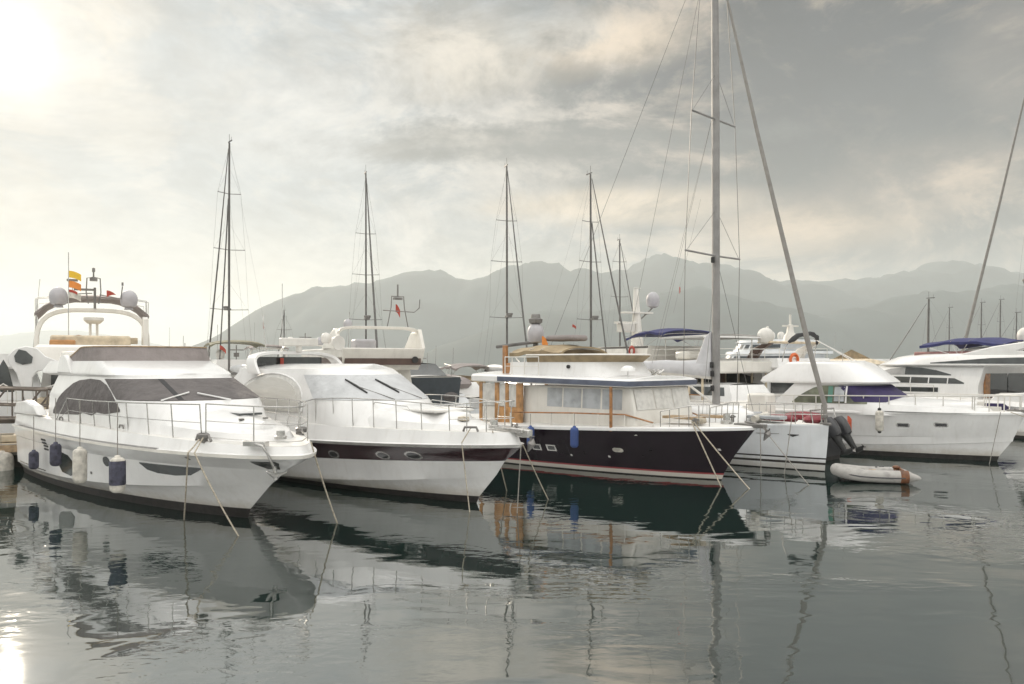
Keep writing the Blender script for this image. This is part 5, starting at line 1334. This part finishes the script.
# ---- yacht with the blue bimini, bow to the left, at the right edge
def bimini_yacht():
    B = Boat('flybridge_yacht', 'sleek white yacht with blue bimini and layered dark windows at the right edge', 'yacht', bow_from_stern((25.5, 34.1), 20.5, 117), 117)
    H = gen_hull(B, 20.5, 2.5, 1.55, 2.25, 1.8)
    for s in (-1, 1):
        H.patch(B, 'hull_window', 'dark', [(-17.0, 1.48), (-5.0, 1.72)], [(-17.0, 1.22), (-5.0, 1.42)], s)
    Cb = House([(-16.0, -4.6, 4.5, 2.05, 1.9, 1.55, 0), (-16.0, -6.0, 4.2, 2.0, 1.9, 2.3, 0), (-16.2, -9.4, 3.6, 1.8, 2.0, 3.24, 0)])
    Cb.build(B, 'cabin', 'gel', camber=.05)
    for s in (-1, 1):
        Cb.side(B, 'upper_window', 'window', [(-14.6, 2.80), (-13.8, 3.0), (-13.0, 3.12), (-12.1, 3.15)], [(-14.6, 2.75), (-12.1, 2.76)], s, nx=16)
        Cb.side(B, 'screen_cover', 'grey_screen', [(-12.08, 3.13), (-11.2, 3.05), (-10.4, 2.88)], [(-12.08, 2.76), (-10.4, 2.72)], s, nx=8)
        Cb.side(B, 'lower_window', 'window', [(-15.3, 2.42), (-14.8, 2.62), (-11.5, 2.66), (-10.0, 2.5)], [(-15.3, 2.36), (-9.6, 2.34)], s, nx=16)
        for k in range(4): Cb.side(B, 'window_strut', 'gel', [(-14.5+1.0*k, 2.64), (-14.45+1.0*k, 2.64)], [(-14.5+1.0*k, 2.34), (-14.45+1.0*k, 2.34)], s, nx=2, off=.03)
        Cb.side(B, 'dark_flank', 'window', [(-14.0, 2.16), (-9.0, 2.10)], [(-14.0, 1.94), (-8.4, 1.86)], s, nx=16)
    Fl = House([(-19.4, -9.6, 3.2, 1.95, 2.0, 3.20, 0), (-19.6, -9.5, 3.2, 2.05, 2.0, 3.27, 0), (-19.4, -10.6, 3.0, 1.95, 2.0, 3.66, .0), (-19.0, -11.6, 3.0, 1.80, 2.0, 3.80, .0)])
    Fl.build(B, 'flybridge', 'gel', camber=.0)
    for s in (-1, 1):
        Fl.side(B, 'dark_wedge', 'window', [(-19.0, 3.62), (-16.6, 3.58), (-13.6, 3.37)], [(-19.0, 3.31), (-13.6, 3.33)], s, nx=14)
        MB().prism([(-19.4, 3.66), (-14.6, 3.68), (-16.6, 4.12), (-19.5, 4.5), (-19.9, 4.36), (-18.4, 4.12), (-17.8, 3.92)], s*1.70, s*1.88).build('arch_side', 'gel', B, bevel=.05)
    MB().box((-18.9, 0, 4.44), (1.4, 3.5, .12)).build('arch_top', 'gel', B, bevel=.05)
    MB().box((-13.9, 0, 3.80), (3.2, 3.0, .24)).build('fly_screen', 'rosy', B, bevel=.06)
    bimini(B, -17.0, -12.7, 1.6, 4.42, 'blue', 3.7, rise=.20)
    dome(B, (-16.9, -.1, 4.62), .34, 'domew', .40, stalk=.3)
    MB().ell((-15.9, .9, 3.92), (1.3, .5, .22), 14, 8).build('covered_raft', 'domew', B)
    for y in (-.76, .62): MB().box((-16.08, y, 2.4), (.08, 1.30, 1.45)).build('saloon_door', 'dark', B)
    MB().box((-16.07, 1.45, 2.4), (.1, .35, 1.35)).build('door_frame', 'wood', B)
    MB().box((-17.6, 1.6, 1.75), (1.6, .6, .5)).build('cockpit_seat', 'gel2', B, bevel=.12)
    for s in (-1, 1):
        MB().tube([(-18.8, s*1.9, 1.6), (-18.3, s*1.85, 2.5), (-18.9, s*1.85, 3.25)], .14, 8).build('overhang_strut', 'gel', B)
        MB().prism([(-20.2, 1.5), (-16.6, 1.55), (-16.9, 1.95), (-18.2, 2.05), (-19.8, 2.0)], s*2.05, s*2.2).build('cockpit_coaming', 'gel', B, bevel=.05)
        MB().prism([(-18.1, 1.12), (-15.3, 1.12), (-15.9, 1.52), (-17.5, 1.55)], s*2.47, s*2.53).build('quarter_screen', 'purple', B, bevel=.01)
    rail(B, sheer_line(H, .30, .97, 12, 1, .08), .55, r=.018, mids=(), m='domew')
M['grey_screen'] = mat('grey_screen_cloth', (.30, .30, .30), .7, var=.06)
M['rosy'] = mat('dusty_rose_screen', (.26, .13, .12), .5, var=.15)
bimini_yacht()

# ---- power boat with two tilted outboards, tucked beside the sloop's bow
def outboard_boat():
    B = Boat('power_boat', 'open power boat with red cushions and two dark tilted outboards beside the sloop bow', 'boat', bow_from_stern((11.0, 27.62), 6.6, 134), 134)
    gen_hull(B, 6.6, 1.0, 1.2, 1.45, .7, ('boot', 'grey'))
    for x, y, l in ((-6.2, .3, 1.6), (-5.2, .95, 1.4), (-5.2, -.95, 1.6)):
        MB().ell((x, y, 1.42), (.32 if x < -6 else l*.5, l*.45 if x < -6 else .22, .17), 14, 8).build('cushion', 'crimson', B)
    MB().box((-4.0, 0, 1.8), (.8, .7, .9)).build('console', 'gel2', B, bevel=.08)
    MB().tube([(-6.4, -.9, 1.3), (-6.3, -.9, 1.75), (-6.3, .9, 1.75), (-6.4, .9, 1.3)], .03, 8).build('stern_rail', 'steel', B)
    flag(B, (-6.7, -1.12, 1.50), .14, .42, 'flago2', yaw=radians(200), droop=.9)
    for y in (-.42, .40):
        o = MB()
        rows = []
        for i, (s_, w_, h_, f_) in enumerate(((0, .10, .12, 0), (.04, .22, .24, 0), (.28, .27, .30, .01), (.58, .25, .28, .02), (.80, .19, .21, .03), (.86, .10, .12, .03))):
            rows.append([(s_, w_*.95*(abs(cos(a))**.7)*(1 if cos(a) > 0 else -1), h_*(abs(sin(a))**.7)*(1 if sin(a) > 0 else -1)+f_) for a in [2*pi*j/16 for j in range(16)]])
        t = radians(56)
        def P(p, t=t, y=y):     # motor axis tilts aft and down from the transom
            s_, yy, h_ = p; yy *= .86; ax, az = -cos(t), -sin(t)
            return (-6.70+ax*(s_-.25)*.86+sin(t)*h_*-.86, y+yy, 1.28+az*(s_-.25)*.86+cos(t)*h_*.86)
        o.grid([[P(p) for p in r] for r in rows], closeu=True)
        for r in (0, 5): o.f.append([r*16+i for i in range(16)]); o.m.append(0)
        c = o.build('outboard_cowl', 'grey', B)
        g = MB().tube([P((.80, 0, -.02)), P((1.15, 0, -.02)), P((1.55, 0, -.02))], [.15, .11, .08], 10)
        g.tube([P((1.50, 0, -.24)), P((1.53, 0, .0)), P((1.56, 0, .30))], [.03, .10, .07], 10)
        g.build('lower_unit', 'rub', c)
        pr = MB()
        for k in range(3):
            a = 2*pi*k/3+.4; cx = P((1.56, 0, .34))
            u = [P((1.56+.17*cos(a), .17*sin(a), .36)), P((1.56+.15*cos(a+.7), .15*sin(a+.7), .30)), P((1.56, .0, .30)), P((1.56, .0, .37))]
            pr.add(u, [(0, 1, 2, 3)])
        pr.build('propeller', 'steeld', c)
        MB().tube([P((.75, .0, -.28)), (-6.5, y, 1.0)], .09, 8).build('bracket', 'rub', c)
M['flago2'] = mat('orange_red_cloth', (.62, .12, .06), .8)
outboard_boat()

# ---- inflatable tender
def inflatable():
    x, y = water_point(870, 481)
    B = Boat('inflatable_dinghy', 'pale grey inflatable dinghy with brown transom floating below the outboards', 'dinghy', (x, y), 168)
    B.o.scale = (.80, .80, .80)
    z = .24; r = .22; mb = MB()
    pts = [(-1.55, -.50, z-.04), (-1.35, -.50, z-.02), (-1.0, -.50, z), (-.4, -.52, z), (.3, -.52, z+.02), (.75, -.44, z+.07), (1.02, -.24, z+.12), (1.12, 0, z+.14), (1.02, .24, z+.12), (.75, .44, z+.07), (.3, .52, z+.02), (-.4, .52, z), (-1.0, .50, z), (-1.35, .50, z-.02), (-1.55, .50, z-.04)]
    rr = [.03, .13]+[r]*11+[.13, .03]
    # round the corners with a denser path
    P2, R2 = [], []
    for i in range(len(pts)-1):
        for k in range(4):
            t = k/4; p0, p1, p2, p3 = pts[max(0, i-1)], pts[i], pts[i+1], pts[min(len(pts)-1, i+2)]
            P2.append(tuple(.5*((2*p1[c])+(-p0[c]+p2[c])*t+(2*p0[c]-5*p1[c]+4*p2[c]-p3[c])*t*t+(-p0[c]+3*p1[c]-3*p2[c]+p3[c])*t**3) for c in range(3)))
            R2.append(lerp(rr[i], rr[i+1], t))
    P2.append(pts[-1]); R2.append(rr[-1])
    mb.tube(P2, R2, 14).build('tube', 'tube', B, ang=80)
    MB().tube([(p[0]*1.0, p[1]+(.215 if p[1] > 0 else -.215)*(1 if abs(p[1]) > .3 else abs(p[1])/.3), p[2]-.02) for p in P2[8:-8]], .025, 6).build('rub_strip', 'grey', B)
    MB().box((-.1, 0, .10), (2.2, .8, .06)).build('floor', 'pile', B, bevel=.02)
    MB().box((-1.0, 0, .26), (.07, .82, .44)).build('transom', 'rust', B, bevel=.015)
    for s in (-1, 1): MB().tube([(-.86, s*.5, z), (-1.13, s*.5, z)], .229, 14).build('transom_band', 'rust', B)
    MB().box((-.15, 0, .36), (.24, 1.0, .04)).build('thwart', 'teak', B, bevel=.01)
    for x_, y_ in ((.35, -.50), (-.5, -.52), (.35, .50)): MB().box((x_, y_, z+.215), (.16, .07, .04)).build('grab_handle', 'grey', B, bevel=.01)
    gl = []
    for k in range(13):
        x_ = lerp(.7, -1.0, k/12); gl.append((x_, -.515-.215, z+.10-.05*abs(sin(k*pi/3))))
    MB().tube(gl, .012, 5).build('grab_line', 'roped', B)
    MB().tube([(1.05, .1, z+.3), (.7, .2, z+.24), (.5, -.1, .2), (.1, .2, .16)], .014, 5).build('painter', 'rope', B)
    MB().lathe([(.035, 0), (.035, .02), (.001, .025)], (-.3, -.44, z+.205), 8).build('valve', 'grey', B)
    for x_ in (-.75, -.05, .55): MB().lathe([(r+.004, -.012), (r+.004, .012)], (x_, -.52, z+.005), 16, axis='x').build('seam_band', 'grey_screen', B)
    MB().ell((-.9, -.12, .50), (.14, .12, .07), 10, 6).build('fuel_cap', 'rust', B)
inflatable()

# ---- masts of the sailing boats in the far rows
def far_sloop(label, px, D, top_py, deg, sprs, r, m='spar', group='sailing boats in the far rows', mx=-4.2, hw=1.7, L=12.0, fs=.05, deck=1.7, double=False, radar=True):
    mh = EYE+(CY-top_py)/FPX*D
    a = radians(deg); X, Y = px_pos(px, D)
    B = Boat('sailing_yacht', label, 'sailboat', (X-mx*cos(a), Y-mx*sin(a)), deg, group)
    H = gen_hull(B, L, hw, 1.25, 1.5, .9, ('boot', 'cool'))
    Cb = House([(-.7*L, -.18*L, .25*L, hw*.65, 1.8, 1.3, 0), (-.7*L, -.22*L, .24*L, hw*.58, 1.8, 1.72, 0)])
    Cb.build(B, 'coachroof', 'gel', camber=.06, nf=8, ns=5)
    Cb.band(B, 'window_band', 'window', .2, 3.8, .35, .8, nu=20)
    sp = [(EYE+(CY-py)/FPX*D, w*.8, .08) for py, w in sprs]; r *= .82
    mast = spar_set(B, mx, mh, r, deck, sp, .2, -L+.3, hw, m, fs, wr=.005)
    if double: MB().tube([(-2.2, 0, deck-.2), (mx+.1, 0, mh*.8)], .04, 6).build('inner_stay', m, B)
    if radar:
        z = lerp(deck, mh, .33)
        MB().box((mx+.28, 0, z), (.5, .28, .1)).lathe([(.001, -.08), (.2, -.06), (.2, .06), (.001, .09)], (mx+.45, 0, z+.12), 10).build('mast_radar', 'steeld', mast)
    b = MB().tube([(mx-.1, 0, deck+1.0), (mx-4.6, 0, deck+1.15)], .08, 8).build('boom', m, B)
    MB().ell((mx-2.4, 0, deck+1.30), (2.3, .17, .26), 14, 7).build('sail_cover', 'cover2', b)
    return B
far_sloop('sailing boat with the leftmost mast, two dark stays leaning left', 229, 47, 143, 128, [(194, .85), (250, 1.15), (310, 1.4)], .105, double=True)
far_sloop('sailing boat whose mast rises behind the brown banded yacht', 366, 47, 173, -70, [(234, .75), (275, 1.0), (320, 1.2)], .085, fs=.06)
b = far_sloop('sailing boat whose mast stands left of the trawler dome', 507, 47, 166, -72, [(221, .8), (262, 1.2), (318, 1.3)], .10, fs=.05)
b = far_sloop('sailing boat whose mast rises behind the trawler flybridge', 591, 47, 174, -62, [(222, .7), (262, .95), (320, 1.15)], .10, fs=.05, double=True)
flag(b.o, (-4.5, -1.1, 5.6), .22, .16, 'flagr', yaw=1.2, droop=.6)
far_sloop('sailing boat with the short mast left of the white radar mast', 620, 66, 240, -70, [(262, .8), (297, 1.0)], .10, radar=False)
far_sloop('sailing boat with a bare black mast left of the blue bimini on the right', 928, 55, 299, 117, [], .10, fs=.03, radar=False, L=9)
far_sloop('big sailing boat whose pale furled forestay crosses the right edge', 1034, 47, 60, 117, [(150, .9), (260, 1.3)], .13, m='alu', fs=.085, mx=-4.8, L=15, hw=2.1)
far_sloop('distant sailing boat with a thin mast right of the blue bimini middle', 981, 85, 303, 117, [(325, .8)], .09, radar=False, fs=.02)
far_sloop('distant sailing boat whose thin mast rises near the right bimini end', 1000, 88, 300, 117, [(322, .8)], .09, radar=False, fs=.02)
far_sloop('distant sailing boat with a thin mast by the white dome at right', 1016, 80, 313, 117, [(330, .7)], .08, radar=False, fs=.02)
far_sloop('distant sailing boat with a faint thin mast behind the blue bimini', 949, 92, 308, 117, [(328, .7)], .08, radar=False, fs=.02)
far_sloop('distant sailing boat with a stubby mast right of the left pair of stays', 284, 70, 311, 117, [(330, .8)], .09, radar=True)
